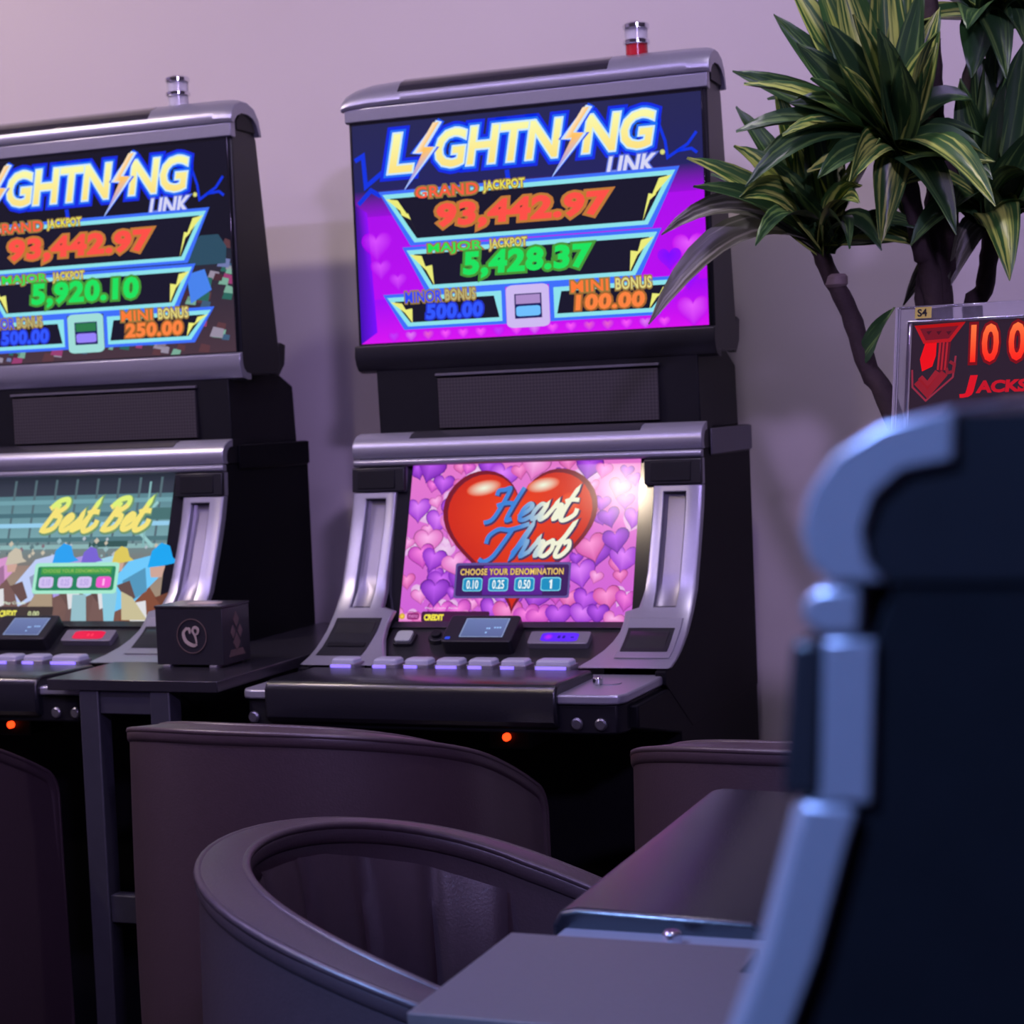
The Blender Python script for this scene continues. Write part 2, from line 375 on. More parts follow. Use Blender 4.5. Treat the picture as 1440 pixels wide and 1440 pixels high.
# ------------------------------------------------------------------ slot machines
PROF = [(1.084, .008), (1.05, .013), (1.01, .0245), (.97, .040), (.93, .058), (.895, .074), (.865, .101), (.84, .131), (.82, .165), (.805, .205), (.797, .245)]   # (z, forward)
PF = lambda z: interp([(a, b) for a, b in reversed(PROF)], z)
ZT = 1.139

def picture_topper(variant):
    P = Pic(.578, .349)
    if variant == 'heart':
        P.vgrad(0, 0, 1, .30, (34, 36, 82), (30, 32, 92), 0); P.vgrad(0, .30, 1, .42, (30, 32, 92), (150, 0, 215), 0)
        P.vgrad(0, .42, 1, .8, (170, 0, 235), (185, 0, 240), 0); P.vgrad(0, .8, 1, 1, (160, 0, 245), (215, 10, 240), 0)
        P.poly([(0, .36), (.035, .40), (.05, .95), (0, 1)], [(60, 10, 140), (150, 0, 250), (120, 0, 255), (60, 0, 180)], 1)
        for u, v, r_ in ((.07, .66, .035), (.12, .72, .03), (.06, .55, .05)): P.heart(u, v, r_, (215, 75, 255), (180, 0, 240), 1)
        for u, v, r_ in ((.955, .66, .05), (.93, .80, .035), (.96, .93, .05)): P.heart(u, v, r_, (230, 90, 255), (195, 0, 240), 1)
        P.heart(.90, .70, .035, (120, 0, 255), (150, 0, 250), 1.3); P.heart(.95, .80, .03, (130, 0, 255), (165, 0, 245), 1.3)
        for i in range(16):
            u = .10+i*.052; P.heart(u, .975, .02, random.choice([(255, 90, 250), (225, 130, 245), (190, 60, 250), (235, 100, 200)]), (200, 0, 240), 1)
    else:
        P.vgrad(0, 0, 1, .5, (14, 12, 30), (12, 12, 26), 0); P.vgrad(0, .5, 1, 1, (28, 34, 48), (70, 50, 60), 0)
        rr = random.Random(3)
        for i in range(60):
            u = rr.uniform(.80, .99) if i < 34 else rr.uniform(.02, .9); v = rr.uniform(.46, .93) if i < 34 else rr.uniform(.93, .985)
            c = rr.choice([(90, 55, 60), (60, 90, 120), (110, 120, 170), (40, 100, 90), (150, 140, 160), (70, 40, 48), (120, 170, 150), (150, 60, 110)])
            s_ = rr.uniform(.012, .035)
            P.poly([(u, v-s_*.6), (min(.998, u+s_), v-s_*.2), (min(.998, u+s_*.8), min(.998, v+s_)), (u-s_*.4, min(.998, v+s_*.7))], c, 1+(i % 7)*.1)
        P.poly([(.86, .50), (.90, .44), (.96, .44), (.985, .50), (.98, .58), (.86, .58)], (40, 75, 95), 1.8)
        P.poly([(.85, .62), (.91, .60), (.93, .70), (.86, .76)], (70, 130, 235), 1.9)
    # sparks
    for st in ([(.005, .16), (.03, .14), (.035, .28), (.09, .22)], [(.01, .36), (.05, .30), (.08, .33)], [(.88, .10), (.90, .20), (.905, .27), (.96, .22), (.985, .17)], [(.93, .245), (.97, .24), (.985, .26)], [(.455, .26), (.46, .33)]):
        P.line(st, .013 if st[0][0] < .5 else .008, (5, 50, 225), 2)
    # headline
    halo = ((.16, (8, 40, 225)), (.10, (30, 110, 245)), (.055, (205, 235, 250)))
    yel = ((250, 250, 170), (252, 225, 130))
    P.text('L', .105, .180, .055, .230, yel, 3, .02, .2, 1, halo)
    P.text('GHTN', .250, .618, .055, .225, yel, 3, .02, .2, .98, halo)
    P.text('NG', .672, .875, .055, .220, yel, 3, .02, .2, .98, halo)
    for u in (.190, .622):
        bolt = lambda g: [(u+.060+g, .015-g), (u-.005-g, .150), (u+.022, .150+g), (u-.035-g, .305+g*2), (u+.060+g, .130), (u+.030+g, .125), (u+.078+g, .02)]
        P.poly(bolt(.012), (25, 85, 245), 6.2); P.poly(bolt(.005), (200, 225, 255), 6.6); P.poly(bolt(-.004), [(255, 225, 190)]*2+[(255, 190, 90)]+[(120, 150, 255)]+[(255, 200, 110)]*3, 7)
    P.text('LINK', .735, .875, .245, .325, (215, 215, 245), 5, .03, .25, 1.0, ((.09, (90, 110, 220)),)); P.disc(.892, .245, .007, (235, 235, 130), (190, 190, 110), 7)
    blue, cyan, dark = (60, 110, 250), (140, 225, 235), (14, 14, 34)
    def cell(tl, tr, br, bl, tabs, num, ncol, edge, nu, nv):
        P.poly([(tl[0]-.012, tl[1]-.015), (tr[0]+.012, tr[1]-.015), (br[0]+.012, br[1]+.02), (bl[0]-.012, bl[1]+.02)], blue, 7.3)
        P.poly([(tl[0], tl[1]), (tr[0], tr[1]), (br[0], br[1]+.006), (bl[0], bl[1]+.006)], cyan, 7.6)
        P.poly([(tl[0]+.022, tl[1]+.020), (tr[0]-.022, tr[1]+.020), (br[0]-.008, br[1]-.012), (bl[0]+.008, bl[1]-.012)], dark, 7.9)
        for lt, rev in ((tl, 1), (tr, -1)):
            b_ = bl if rev == 1 else br
            if (rev == 1 and tl[0] == bl[0]) or (rev == -1 and tr[0] == br[0]): continue
            z = [lt[0]+rev*.010, b_[0]+rev*.004]
            h = b_[1]-lt[1]
            P.poly([(z[0], lt[1]+.02), (z[0]+rev*.035, lt[1]+.03), (z[0]+rev*.045, lt[1]+.45*h), (z[0]+rev*.065, lt[1]+.42*h), (z[1]+rev*.010, b_[1]-.01), (z[1]-rev*.012, lt[1]+.55*h)], (235, 235, 120), 8.2)
        for (t_, a, b_, col) in tabs: P.text(t_, a, b_, tl[1]-.022, tl[1]+.030, col, 8.4, .02, 0, 1.05, ((.12, (150, 120, 60)),))
        P.text(num, nu[0], nu[1], nv[0], nv[1], ncol, 8.6, .05, .08, 1.08, ((.13, edge),))
    cell((.085, .325), (.925, .325), (.845, .545), (.175, .545), (('GRAND', .185, .370, (250, 90, 60)), ('JACKPOT', .385, .505, (235, 225, 90))), '93,442.97', (252, 78, 66), (190, 120, 50), (.245, .745), (.385, .510))
    n2 = '5,428.37' if variant == 'heart' else '5,920.10'
    cell((.150, .585), (.870, .585), (.805, .760), (.215, .760), (('MAJOR', .215, .375, (30, 225, 80)), ('JACKPOT', .395, .505, (225, 215, 110))), n2, (20, 226, 92), (70, 150, 50), (.315, .690), (.610, .735))
    if variant == 'heart': n3, n4 = '500.00', '100.00'
    else: n3, n4 = '500.00', '250.00'
    cell((.085, .795), (.425, .795), (.425, .925), (.145, .925), (('MINOR', .14, .25, (40, 70, 255)), ('BONUS', .26, .35, (190, 180, 120))), n3, (45, 85, 255), (30, 50, 200), (.20, .37), (.835, .905))
    cell((.575, .795), (.925, .795), (.855, .925), (.575, .925), (('MINI', .625, .73, (255, 120, 50)), ('BONUS', .75, .85, (225, 215, 130))), n4, (252, 130, 60), (160, 100, 40), (.635, .830), (.835, .905))
    P.rrect(.438, .775, .562, .965, .02, (205, 185, 240) if variant == 'heart' else (160, 220, 215), 8.8); P.rect(.462, .815, .540, .925, (20, 20, 90), 9.0)
    P.rect(.466, .82, .536, .86, (170, 140, 200) if variant == 'heart' else (40, 120, 70), 9.2); P.rrect(.466, .87, .536, .915, .01, (110, 190, 255) if variant == 'heart' else (150, 130, 250), 9.2)
    return P

def picture_heart():
    P = Pic(.376, .254)
    P.vgrad(0, 0, 1, 1, (228, 120, 205), (205, 95, 215), 0)
    rr = random.Random(11)
    pal = [((232, 110, 205), (196, 70, 190)), ((190, 85, 225), (140, 45, 195)), ((240, 130, 195), (212, 86, 170)), ((205, 110, 235), (160, 60, 210)), ((170, 70, 220), (128, 40, 185)), ((245, 160, 215), (222, 110, 195))]
    for i in range(26):
        u, v = rr.random(), rr.random(); P.heart(u, v, .05, (240, 205, 240), (226, 170, 228), .6+.01*i, rr.uniform(-.5, .5))
    k = 0
    for row in range(9):
        for cix in range(13):
            u = (cix+.5+(.5 if row % 2 else 0))/13.3+rr.uniform(-.03, .03); v = (row+.45)/8.8+rr.uniform(-.04, .04)
            if .27 < u < .72 and .12 < v < .62: continue
            c = rr.choice(pal); sz = rr.choice([.032, .040, .050, .060, .068]); k += 1
            P.heart(min(1, u), min(1, v), sz, tuple(min(255, x+25) for x in c[0]), c[1], 1.2+(k % 24)*.1, rr.uniform(-.35, .35), edge=tuple(int(x*.72) for x in c[1]))
    # the big heart
    P.heart(.493, .425, .335, (238, 66, 14), (206, 40, 12), 5.2, 0, edge=(120, 20, 40), n=64)
    for (u, v, a) in ((.33, .165, .08), (.59, .155, .075)):
        P.fan((u, v), [(u+a*math.cos(t)*math.cos(.35)+.5*a*math.sin(t)*math.sin(.35), v-.9*a*math.cos(t)*math.sin(.35)+.62*a*math.sin(t)*math.cos(.35)) for t in [2*math.pi*i/20 for i in range(20)]], (240, 250, 225), (226, 70, 22), 6)
    P.disc(.71, .27, .045, (236, 110, 60), (226, 55, 16), 6)
    def colf(u0, u1):
        def f(u, v):
            t = min(1, max(0, (u-u0)/(u1-u0))); a, b = (62, 130, 215), (240, 240, 215)
            g = min(1, max(0, (t-.45)*2.6)); return tuple(a[i]*(1-g)+b[i]*g for i in range(3))
        return f
    P.script('Heart', .375, .375, .20, .018, colf(.36, .66), 7, .5, (70, 50, 90))
    P.script('Throb', .385, .600, .20, .018, colf(.36, .66), 7, .5, (70, 50, 90))
    P.rrect(.235, .635, .735, .855, .012, (95, 80, 150), 9.4); P.rrect(.243, .650, .727, .842, .012, (58, 24, 92), 9.7)
    P.vgrad(.36, .655, .62, .835, (110, 40, 170), (84, 28, 140), 9.8)
    P.text('CHOOSE YOUR DENOMINATION', .258, .705, .672, .712, (240, 205, 110), 10.2, .02, 0, 1.05, ((.09, (90, 40, 60)),))
    for i, t in enumerate(('0.10', '0.25', '0.50', '1')):
        u = .272+i*.113; P.rrect(u, .728, u+.086, .812, .014, (120, 210, 235), 10.2); P.rrect(u+.004, .735, u+.082, .806, .012, (22, 140, 190), 10.5)
        w_ = .052 if t != '1' else .024
        if t == '1': P.poly([(u+.037, .752), (u+.043, .742), (u+.049, .742), (u+.049, .798), (u+.041, .798), (u+.041, .757), (u+.037, .762)], (235, 250, 250), 10.9)
        else: P.text(t, u+.043-w_/2, u+.043+w_/2, .742, .798, (235, 250, 250), 10.9, .02, 0, 1.0)
    P.text('Play Credit  Now', .115, .26, .908, .924, (235, 215, 240), 8, .0)
    P.rrect(.10, .935, .40, .998, .01, (66, 22, 62), 7.6); P.text('CREDIT', .112, .200, .952, .992, (240, 225, 70), 8, .06, 0, .95); P.text('0.00', .262, .325, .962, .992, (225, 235, 230), 8, .04)
    P.disc(.014, .965, .013, (250, 220, 90), (205, 150, 40), 8); P.rrect(.036, .945, .090, .985, .01, (140, 30, 110), 7.8); P.text('menu', .042, .084, .955, .975, (210, 120, 190), 8.1, .02)
    return P

def picture_race():
    P = Pic(.376, .254); rr = random.Random(5)
    P.vgrad(0, 0, 1, .14, (42, 46, 60), (52, 60, 74), 0); P.vgrad(0, .14, 1, .45, (88, 130, 140), (120, 165, 172), 0); P.vgrad(0, .45, 1, .62, (105, 140, 145), (125, 120, 115), 0); P.vgrad(0, .62, 1, 1, (150, 128, 118), (165, 150, 120), 0)
    for i in range(9): P.rect(.05+i*.11, .03, .062+i*.11, .5, (84, 108, 116), .5)
    for v, c in ((.17, (112, 160, 170)), (.26, (70, 110, 120)), (.33, (150, 205, 235)), (.43, (78, 118, 124)), (.48, (140, 180, 180))): P.rect(0, v, 1, v+.03, c, .7)
    P.line([(.93, .2), (.82, .36), (.93, .50)], .016, (150, 200, 200), .9); P.line([(.88, .06), (.88, .5)], .010, (130, 180, 182), .9); P.rect(.86, .24, 1, .32, (70, 112, 112), .95)
    P.rect(.60, .46, .80, .50, (50, 86, 84), 1)
    def jockey(u, v, s, coat, hat, horse):
        P.poly([(u-.10*s, v+.30*s), (u-.02*s, v+.10*s), (u+.10*s, v+.12*s), (u+.20*s, v+.30*s), (u+.18*s, v+.62*s), (u-.06*s, v+.62*s)], horse, 1.2)
        P.poly([(u-.10*s, v+.16*s), (u, v-.02*s), (u+.12*s, v-.06*s), (u+.16*s, v+.06*s), (u+.04*s, v+.24*s), (u-.06*s, v+.30*s)], coat, 1.5)
        P.poly([(u-.02*s, v+.10*s), (u+.08*s, v+.02*s), (u+.10*s, v+.16*s), (u+.02*s, v+.24*s)], tuple(int(x*.75) for x in coat), 1.6)
        P.poly([(u+.09*s, v+.02*s), (u+.10*s, v-.08*s), (u+.14*s, v-.13*s), (u+.18*s, v-.11*s), (u+.20*s, v-.04*s), (u+.23*s, v-.01*s), (u+.16*s, v+.01*s)], hat, 1.8)
        P.poly([(u+.10*s, v+.02*s), (u+.17*s, v+.01*s), (u+.16*s, v+.08*s), (u+.11*s, v+.08*s)], (205, 165, 150), 1.75)
        P.poly([(u+.14*s, v+.20*s), (u+.22*s, v+.16*s), (u+.27*s, v+.30*s), (u+.23*s, v+.34*s), (u+.19*s, v+.28*s)], tuple(int(x*.85) for x in horse), 1.7)
        P.poly([(u+.02*s, v+.24*s), (u+.10*s, v+.22*s), (u+.12*s, v+.36*s), (u+.05*s, v+.40*s)], (222, 222, 226), 1.72)
    jockey(.10, .60, .8, (214, 150, 205), (200, 190, 170), (120, 90, 85))
    jockey(.33, .60, 1.0, (190, 205, 245), (40, 160, 240), (122, 92, 86))
    jockey(.50, .60, .8, (170, 150, 225), (120, 100, 210), (110, 84, 80))
    jockey(.66, .60, .8, (165, 215, 235), (220, 200, 90), (118, 90, 84))
    jockey(.82, .62, 1.1, (110, 200, 250), (20, 165, 240), (130, 76, 52))
    for i in range(70):
        u = rr.uniform(.02, .97); v = rr.uniform(.44, .56) if i < 45 else rr.uniform(.82, .97); z_ = rr.uniform(.006, .014)
        c_ = rr.choice([(150, 185, 190), (95, 125, 130), (180, 190, 200), (130, 110, 120), (85, 105, 112), (200, 190, 170)]) if i < 45 else rr.choice([(120, 96, 84), (176, 160, 128), (96, 78, 72), (190, 178, 150)])
        P.poly([(u-z_, v), (u, v-z_*1.6), (u+z_, v), (u, v+z_*1.6)], c_, 1.05+i*.001)
    P.poly([(.30, .95), (.36, .80), (.44, .80), (.46, .95)], (170, 150, 125), 1.9); P.poly([(.55, .82), (.62, .82), (.64, 1), (.56, 1)], (150, 190, 200), 1.9); P.poly([(.70, .80), (.78, .80), (.78, 1), (.73, 1)], (140, 200, 220), 1.9)
    P.poly([(.80, .80), (.86, .84), (.95, .99), (.82, .99)], (200, 190, 150), 1.95)
    ylw = lambda u, v: (244, 226, 120) if v > .22 else (220, 240, 120)
    P.script('Best', .335, .385, .205, .024, ylw, 3, .5, (110, 150, 110)); P.script('Bet', .655, .385, .205, .024, ylw, 3, .5, (110, 150, 110))
    P.rrect(.335, .605, .775, .815, .02, (165, 232, 205), 5); P.rrect(.352, .630, .758, .792, .012, (36, 130, 92), 5.3); P.vgrad(.37, .635, .74, .685, (70, 165, 80), (60, 150, 70), 5.5)
    P.text('CHOOSE YOUR DENOMINATION', .38, .73, .648, .672, (150, 190, 90), 5.7, .01)
    for i, t in enumerate(('0.10', '0.25', '0.50', '1')):
        u = .366+i*.100; P.rrect(u, .700, u+.076, .775, .018, (210, 192, 240) if i < 3 else (240, 90, 205), 5.7); w_ = .044 if i < 3 else .01
        P.text(t, u+.038-w_/2, u+.038+w_/2, .715, .76, (180, 160, 225) if i < 3 else (255, 190, 240), 6, .02)
    P.rrect(.10, .90, .46, .995, .01, (62, 52, 50), 3); P.text('CREDIT', .18, .27, .925, .97, (238, 232, 90), 3.4, .05); P.text('0.00', .33, .39, .93, .968, (190, 200, 150), 3.4, .05); P.text('Play Credit', .19, .31, .865, .89, (215, 230, 210), 3.4, .02)
    return P

def slot_machine(loc, rz, variant, label, group='slot machines'):
    root = empty('slot_machine', loc, rz)
    tag(root, label, 'slot machine', group)
    S, K = 'silver', 'cabinet_black'
    top = variant in ('heart', 'race')
    # black body: side outline, extruded across
    prof = [(-.30, 0), (-.30, 1.085), (-.03, 1.085), (.02, .90), (.05, .82), (.06, .772), (.360, .772), (.360, .740), (.16, .70), (.14, 0)]
    MB().prism(prof, -.283, .283).build('cabinet', 'side_panel', root, .003)
    for sx in (-1, 1):
        MB().prism([(-.30, .70), (-.30, 1.0985), (-.011, 1.0985), (-.0065, 1.085)]+[(p-.0140, z) for z, p in PROF]+[(.230, .779), (.10, .70)], sx*.276-.0078, sx*.276+.0078).build('side_panel', 'side_panel', root, .001)
    MB().box(-.285, .285, .05, .30, 1.085, 1.128).build('head_block', K, root, .002)
    for sx in (-1, 1):
        MB().box(sx*.2855 if sx > 0 else -.2885, .2885 if sx > 0 else -.2855, .045, .298, 1.088, 1.127).build('side_band', 'band_grey' if variant == 'heart' else 'side_panel', root, .001)
    # silver roll along the top, hollow shell with a dark core
    o_ = [(.003, 1.0985), (.008, 1.104), (.0095, 1.111), (.0075, 1.120), (.001, 1.129), (-.010, 1.1355), (-.027, 1.139)]
    i_ = [(-.027, 1.1265), (-.015, 1.1245), (-.0085, 1.119), (-.0055, 1.111), (-.006, 1.104), (-.010, 1.0985)]
    roll = MB().prism(o_+i_, -.287, .287).build('top_roll', S, root, .0012)
    MB().prism([(-.0275, 1.1260), (-.015, 1.1240), (-.009, 1.1188), (-.006, 1.111), (-.0065, 1.104), (-.0105, 1.0988), (-.06, 1.0988), (-.06, 1.1375), (-.0275, 1.1375)], -.285, .285).build('roll_core', K, root)
    MB().prism([(.0015, 1.1294), (-.010, 1.1362), (-.026, 1.1397), (-.026, 1.1380), (-.010, 1.1348), (.0005, 1.1280)], -.19, .19).build('inlay', 'inlay', roll)
    MB().prism([(.006, 1.0975), (.010, 1.0945), (.010, 1.0895), (.006, 1.086), (-.004, 1.086), (-.004, 1.0975)], -.286, .286).build('lip', S, root, .0015)
    # corner speakers
    for sx in (-1, 1):
        a, b = (-.286, -.196) if sx < 0 else (.198, .286)
        MB().prism([(.005, 1.085), (.008, 1.046), (-.005, 1.046), (-.007, 1.085)], a, b).build('corner_strip', S, root, .0008)
        sp = MB().prism([(.013, 1.085), (.0165, 1.047), (.0065, 1.047), (.0045, 1.085)], a-.0006, b+.0006).build('speaker', 'plastic_black', root, .002)
        MB().prism([(.0145, 1.081), (.0175, 1.052), (.012, 1.052), (.011, 1.081)], a+.010, b-.016).build('speaker_cloth', 'cabinet_black', sp, .001)
    # silver pillars sweeping down to the deck
    zs = [1.046, 1.036, 1.01, .98, .95, .92, .895, .872, .866, .852, .84, .828, .818, .808, .801]
    for sx in (-1, 1):
        rows = []
        for z in zs:
            xo = .287
            xi = interp([(.80, .150), (.808, .162), (.818, .174), (.828, .182), (.84, .187), (.852, .188), (.866, .186), (.872, .208), (.92, .211), (1.05, .211)], z)
            g0, g1 = .228, .262
            p = PF(z)
            rows.append([(sx*xo, -p+.003, z), (sx*(xo-.006), -p, z), (sx*g1, -p, z), (sx*g0, -p, z), (sx*(xi+.004), -p, z), (sx*xi, -p+.002, z)])
        pil = MB().gridsolid(rows, (0, .0135, -.001), lambda r, c: not (c == 2 and 1 <= r <= 6)).build('pillar', S, root, .0015, ang=30)
        gz = zs[1:8]
        MB().gridsolid([[(sx*.263, -PF(z)+.010, z), (sx*.258, -PF(z)+.014, z), (sx*.232, -PF(z)+.014, z), (sx*.227, -PF(z)+.010, z)] for z in gz], (0, .006, 0)).build('groove', 'silver_dark', pil)
        # panel at the pillar's foot: note reader left, ticket slot right
        fz = [.858, .845, .832, .820, .811]
        if sx < 0:
            pn = MB().gridsolid([[(x, -PF(z)-.003, z) for x in (-.276+.02*(1-k/4)*0, -.20+.012*0)] for k, z in enumerate(fz)], (0, .006, 0)).build('note_reader', 'plastic_black', pil, .001)
            MB().gridsolid([[(x, -PF(z)-.005, z) for x in (-.268, -.206)] for z in (.853, .845, .838)], (0, .004, 0)).build('reader_window', 'panel_dark', pn, .0006)
            MB().gridsolid([[(x, -PF(z)-.006, z) for x in (-.268, -.206)] for z in (.826, .822)], (0, .004, 0)).build('note_slot', 'cabinet_black', pn)
        else:
            pn = MB().gridsolid([[(x, -PF(z)-.004, z) for x in (.196, .278)] for z in fz], (0, .006, 0)).build('ticket_panel', S, pil, .001)
            tw = MB().gridsolid([[(x, -PF(z)-.006, z) for x in (.200, .270)] for z in (.846, .838, .828, .818)], (0, .004, 0)).build('ticket_bezel', 'plastic_black', pn, .001)
            MB().gridsolid([[(x, -PF(z)-.0075, z) for x in (.206, .264)] for z in (.842, .834, .822)], (0, .003, 0)).build('ticket_window', 'panel_dark', tw)
    # main screen, tilted back
    t, b = Vector((0, .008, 1.088)), Vector((0, -.075, .846)); upv = (t-b).normalized(); nrm = Vector((1, 0, 0)).cross(upv)
    c = (t+b)/2
    bez = MB()
    bw, bh = .212, (t-b).length/2+.008
    P4 = lambda x, h, d: tuple(c+Vector((x, 0, 0))+upv*h+nrm*d)
    bez.loft([[P4(-bw, -bh, -.012), P4(bw, -bh, -.012), P4(bw, bh, -.012), P4(-bw, bh, -.012)], [P4(-bw, -bh, .001), P4(bw, -bh, .001), P4(bw, bh, .001), P4(-bw, bh, .001)]])
    bz = bez.build('screen_bezel', 'gloss_black', root, .001)
    if variant == 'heart': pic = picture_heart()
    elif variant == 'race': pic = picture_race()
    else: pic = Pic(.376, .254); pic.rect(0, 0, 1, 1, (10, 12, 26), 0)
    pic.build('screen_picture', bz, c+nrm*.0013, (1, 0, 0), upv)
    # control panel below the screen
    cp = MB().prism([(.090, .846), (.104, .840), (.158, .806), (.205, .797), (.205, .785), (.06, .785), (.06, .846)], -.186, .186).build('control_panel', 'panel_dark', root, .001)
    MB().prism([(.088, .850), (.106, .843), (.100, .837), (.084, .842)], -.188, .188).build('ledge', 'plastic_black', cp, .001)
    sl = Vector((0, -.054, -.034)).normalized(); sn = Vector((0, -.034, .054)).normalized()
    def on_panel(x, s_, d): return Vector((x, -.104, .840))+sl*s_+sn*d
    def slab_on(x0, x1, s0, s1, d0, d1, r_=.004):
        pl = rrect(x0, x1, s0, s1, r_, 3)
        return MB().loft([[tuple(on_panel(x, s_, d)) for x, s_ in pl] for d in (d0, d1)])
    rb = slab_on(-.172, -.138, .012, .042, -.002, .006, .006).build('square_button', 'plastic_black', cp, .001); slab_on(-.168, -.142, .015, .039, .005, .010, .005).build('button_cap', 'button_grey', rb, .001)
    kn = slab_on(-.116, -.088, .012, .038, -.002, .008, .0128).build('round_lock', 'plastic_black', cp, .001); slab_on(-.110, -.094, .018, .032, .008, .014, .0068).build('lock_core', 'cabinet_black', kn, .001)
    ds = slab_on(-.082, .030, -.004, .058, -.002, .024, .006).build('player_display', 'plastic_black', cp, .0015)
    dp = Pic(.070, .044); dp.vgrad(0, 0, 1, 1, (104, 122, 172), (88, 102, 150), 0); dp.line([(.02, .02), (.98, .02), (.98, .98), (.02, .98)], .015, (150, 165, 200), 1, True)
    for q, (u, v) in enumerate(((.55, .5), (.60, .5), (.72, .46), (.78, .46), (.84, .46), (.56, .72))): dp.rect(u, v, u+.04, v+.08, (150, 190, 245), 1)
    if variant in ('heart', 'race'): dp.build('display_picture', ds, on_panel(-.020, .026, .0245), (1, 0, 0), -sl)
    ld = Pic(.008, .006); ld.rrect(0, 0, 1, 1, .2, (40, 70, 220), 0); ld.build('display_lamp', ds, on_panel(-.072, .050, .0245), (1, 0, 0), -sl)
    lb = slab_on(.048, .142, .016, .044, -.002, .010, .004).build('card_reader', 'silver_dark', cp, .001)
    lp = Pic(.058, .020); lc = {'heart': (96, 30, 255), 'race': (235, 20, 70)}.get(variant, (40, 40, 90))
    lp.rrect(0, 0, 1, 1, .2, lc, 0); lp.disc(.2, .5, .13, (200, 30, 245) if variant == 'heart' else lc, lc, 1); lp.rect(.45, .35, .52, .65, (40, 10, 150) if variant == 'heart' else (255, 60, 90), 1); lp.rect(.58, .35, .65, .65, (40, 10, 150) if variant == 'heart' else (255, 60, 90), 1); lp.rect(.80, .45, .88, .6, (40, 10, 180) if variant == 'heart' else lc, 1)
    lp.build('reader_light', lb, on_panel(.096, .030, .0104), (1, 0, 0), -sl)
    # deck
    out = [(-.288, -.215), (-.290, -.385), (-.284, -.398), (-.272, -.402), (.250, -.402), (.268, -.396), (.275, -.380), (.279, -.215)]
    dk = MB().plate(out, .778, .791).build('deck', S, root, .003, 3)
    MB().plate([(x*.985, y*.988) for x, y in out], .738, .778).build('deck_tray', K, root, .003)
    for x in (.210, .243, -.270):
        MB().lathe([(.0085, .385), (.0085, .400), (.006, .402), (.001, .402)], 18, (x, 0, .752), 'Y').build('key_lock', 'steel_dark', root, .0006)
    kl = MB().lathe([(.016, .791), (.016, .7925), (.001, .7925)], 24, (.225, -.300, 0)).build('lock_plate', 'silver', dk)
    MB().lathe([(.007, .792), (.007, .800), (.005, .802), (.001, .802)], 18, (.212, -.312, 0)).build('lock_knob', 'chrome', kl, .0006)
    # wrist rest
    MB().prism([(.250, .796), (.262, .803), (.392, .806), (.405, .803), (.411, .793), (.411, .755), (.404, .746), (.250, .746)], -.246, .186).build('wrist_rest', 'pad_black', root, .004, 3)
    # row of play buttons
    for i, x in enumerate((-.206, -.138, -.088, -.038, .012, .062, .122)):
        hw = .021 if i < 6 else .028
        lit = i in (0, 6)
        bt = MB().plate(rrect(x-hw, x+hw, -.246, -.208, .004, 3), .795, .806).build('play_button', 'silver_dark', root, .0008)
        MB().loft([[(px, py, z) for px, py in rrect(x-hw+ins, x+hw-ins, -.244+ins, -.210-ins, .004, 3)] for ins, z in ((.002, .805), (.0025, .811), (.005, .8135))]).build('button_cap', 'button_white', bt, .0005)
        MB().box(x-hw+.004, x+(hw-.004)*(0.2 if i not in (0, 3, 6) else .9), -.2475, -.2455, .799, .805).build('button_glow', 'button_lit' if top else 'silver_dark', bt)
    MB().lathe([(.0055, .340), (.0055, .3455), (.003, .348), (.001, .348)], 16, (.088, 0, .722), 'Y').build('status_lamp', 'red_led', root)
    MB().box(.060, .120, -.338, -.25, .705, .738).build('lamp_bracket', K, root, .002)
    if not top: return root
    # neck with speaker mesh
    nk = MB().prism([(-.060, 1.127), (-.055, 1.245), (-.20, 1.262), (-.285, 1.225), (-.292, 1.127)], -.268, .268).build('neck', K, root, .002)
    MB().box(-.160, .205, .0525, .058, 1.143, 1.222).build('speaker_grille', 'speaker_mesh', nk, .0005)
    MB().box(-.163, .208, .050, .058, 1.226, 1.230).build('grille_strip', 'band_grey', nk, .0006)
    # topper housing
    pr = [(-.062, 1.250), (-.055, 1.262), (-.055, 1.640), (-.075, 1.668), (-.120, 1.672), (-.140, 1.640), (-.190, 1.262), (-.180, 1.246), (-.075, 1.243)]
    hs = MB().prism(pr, -.297, .297).build('topper_housing', 'gloss_black' if False else 'plastic_black', root, .003)
    MB().box(-.291, .291, .0505, .056, 1.274, 1.638).build('topper_bezel', 'gloss_black', root, .001)
    picture_topper(variant).build('topper_picture', hs, (0, .0500, 1.4575), (1, 0, 0), (0, 0, 1))
    MB().prism([(-.052, 1.636), (-.0475, 1.638), (-.0475, 1.658), (-.052, 1.662), (-.064, 1.662), (-.064, 1.636)], -.300, .300).build('topper_band', S, root, .001)
    # silver top shell, a little lower at the ends
    rings = []
    arc = [(-.046, 1.660), (-.043, 1.666), (-.046, 1.679), (-.058, 1.693), (-.078, 1.702), (-.100, 1.702), (-.122, 1.694), (-.138, 1.674), (-.146, 1.645),
           (-.138, 1.645), (-.130, 1.664), (-.117, 1.675), (-.100, 1.680), (-.080, 1.680), (-.064, 1.674), (-.056, 1.666), (-.054, 1.660)]
    for x, k in ((-.305, .62), (-.300, .74), (-.288, .85), (-.26, .94), (-.20, .985), (0, 1), (.20, 1), (.27, .99), (.292, .97), (.300, .94), (.305, .90)):
        rings.append([(x, -p, 1.645+(z-1.645)*k) for p, z in arc])
    sh = MB().loft(rings).build('topper_shell', S, root, .001, ang=50)
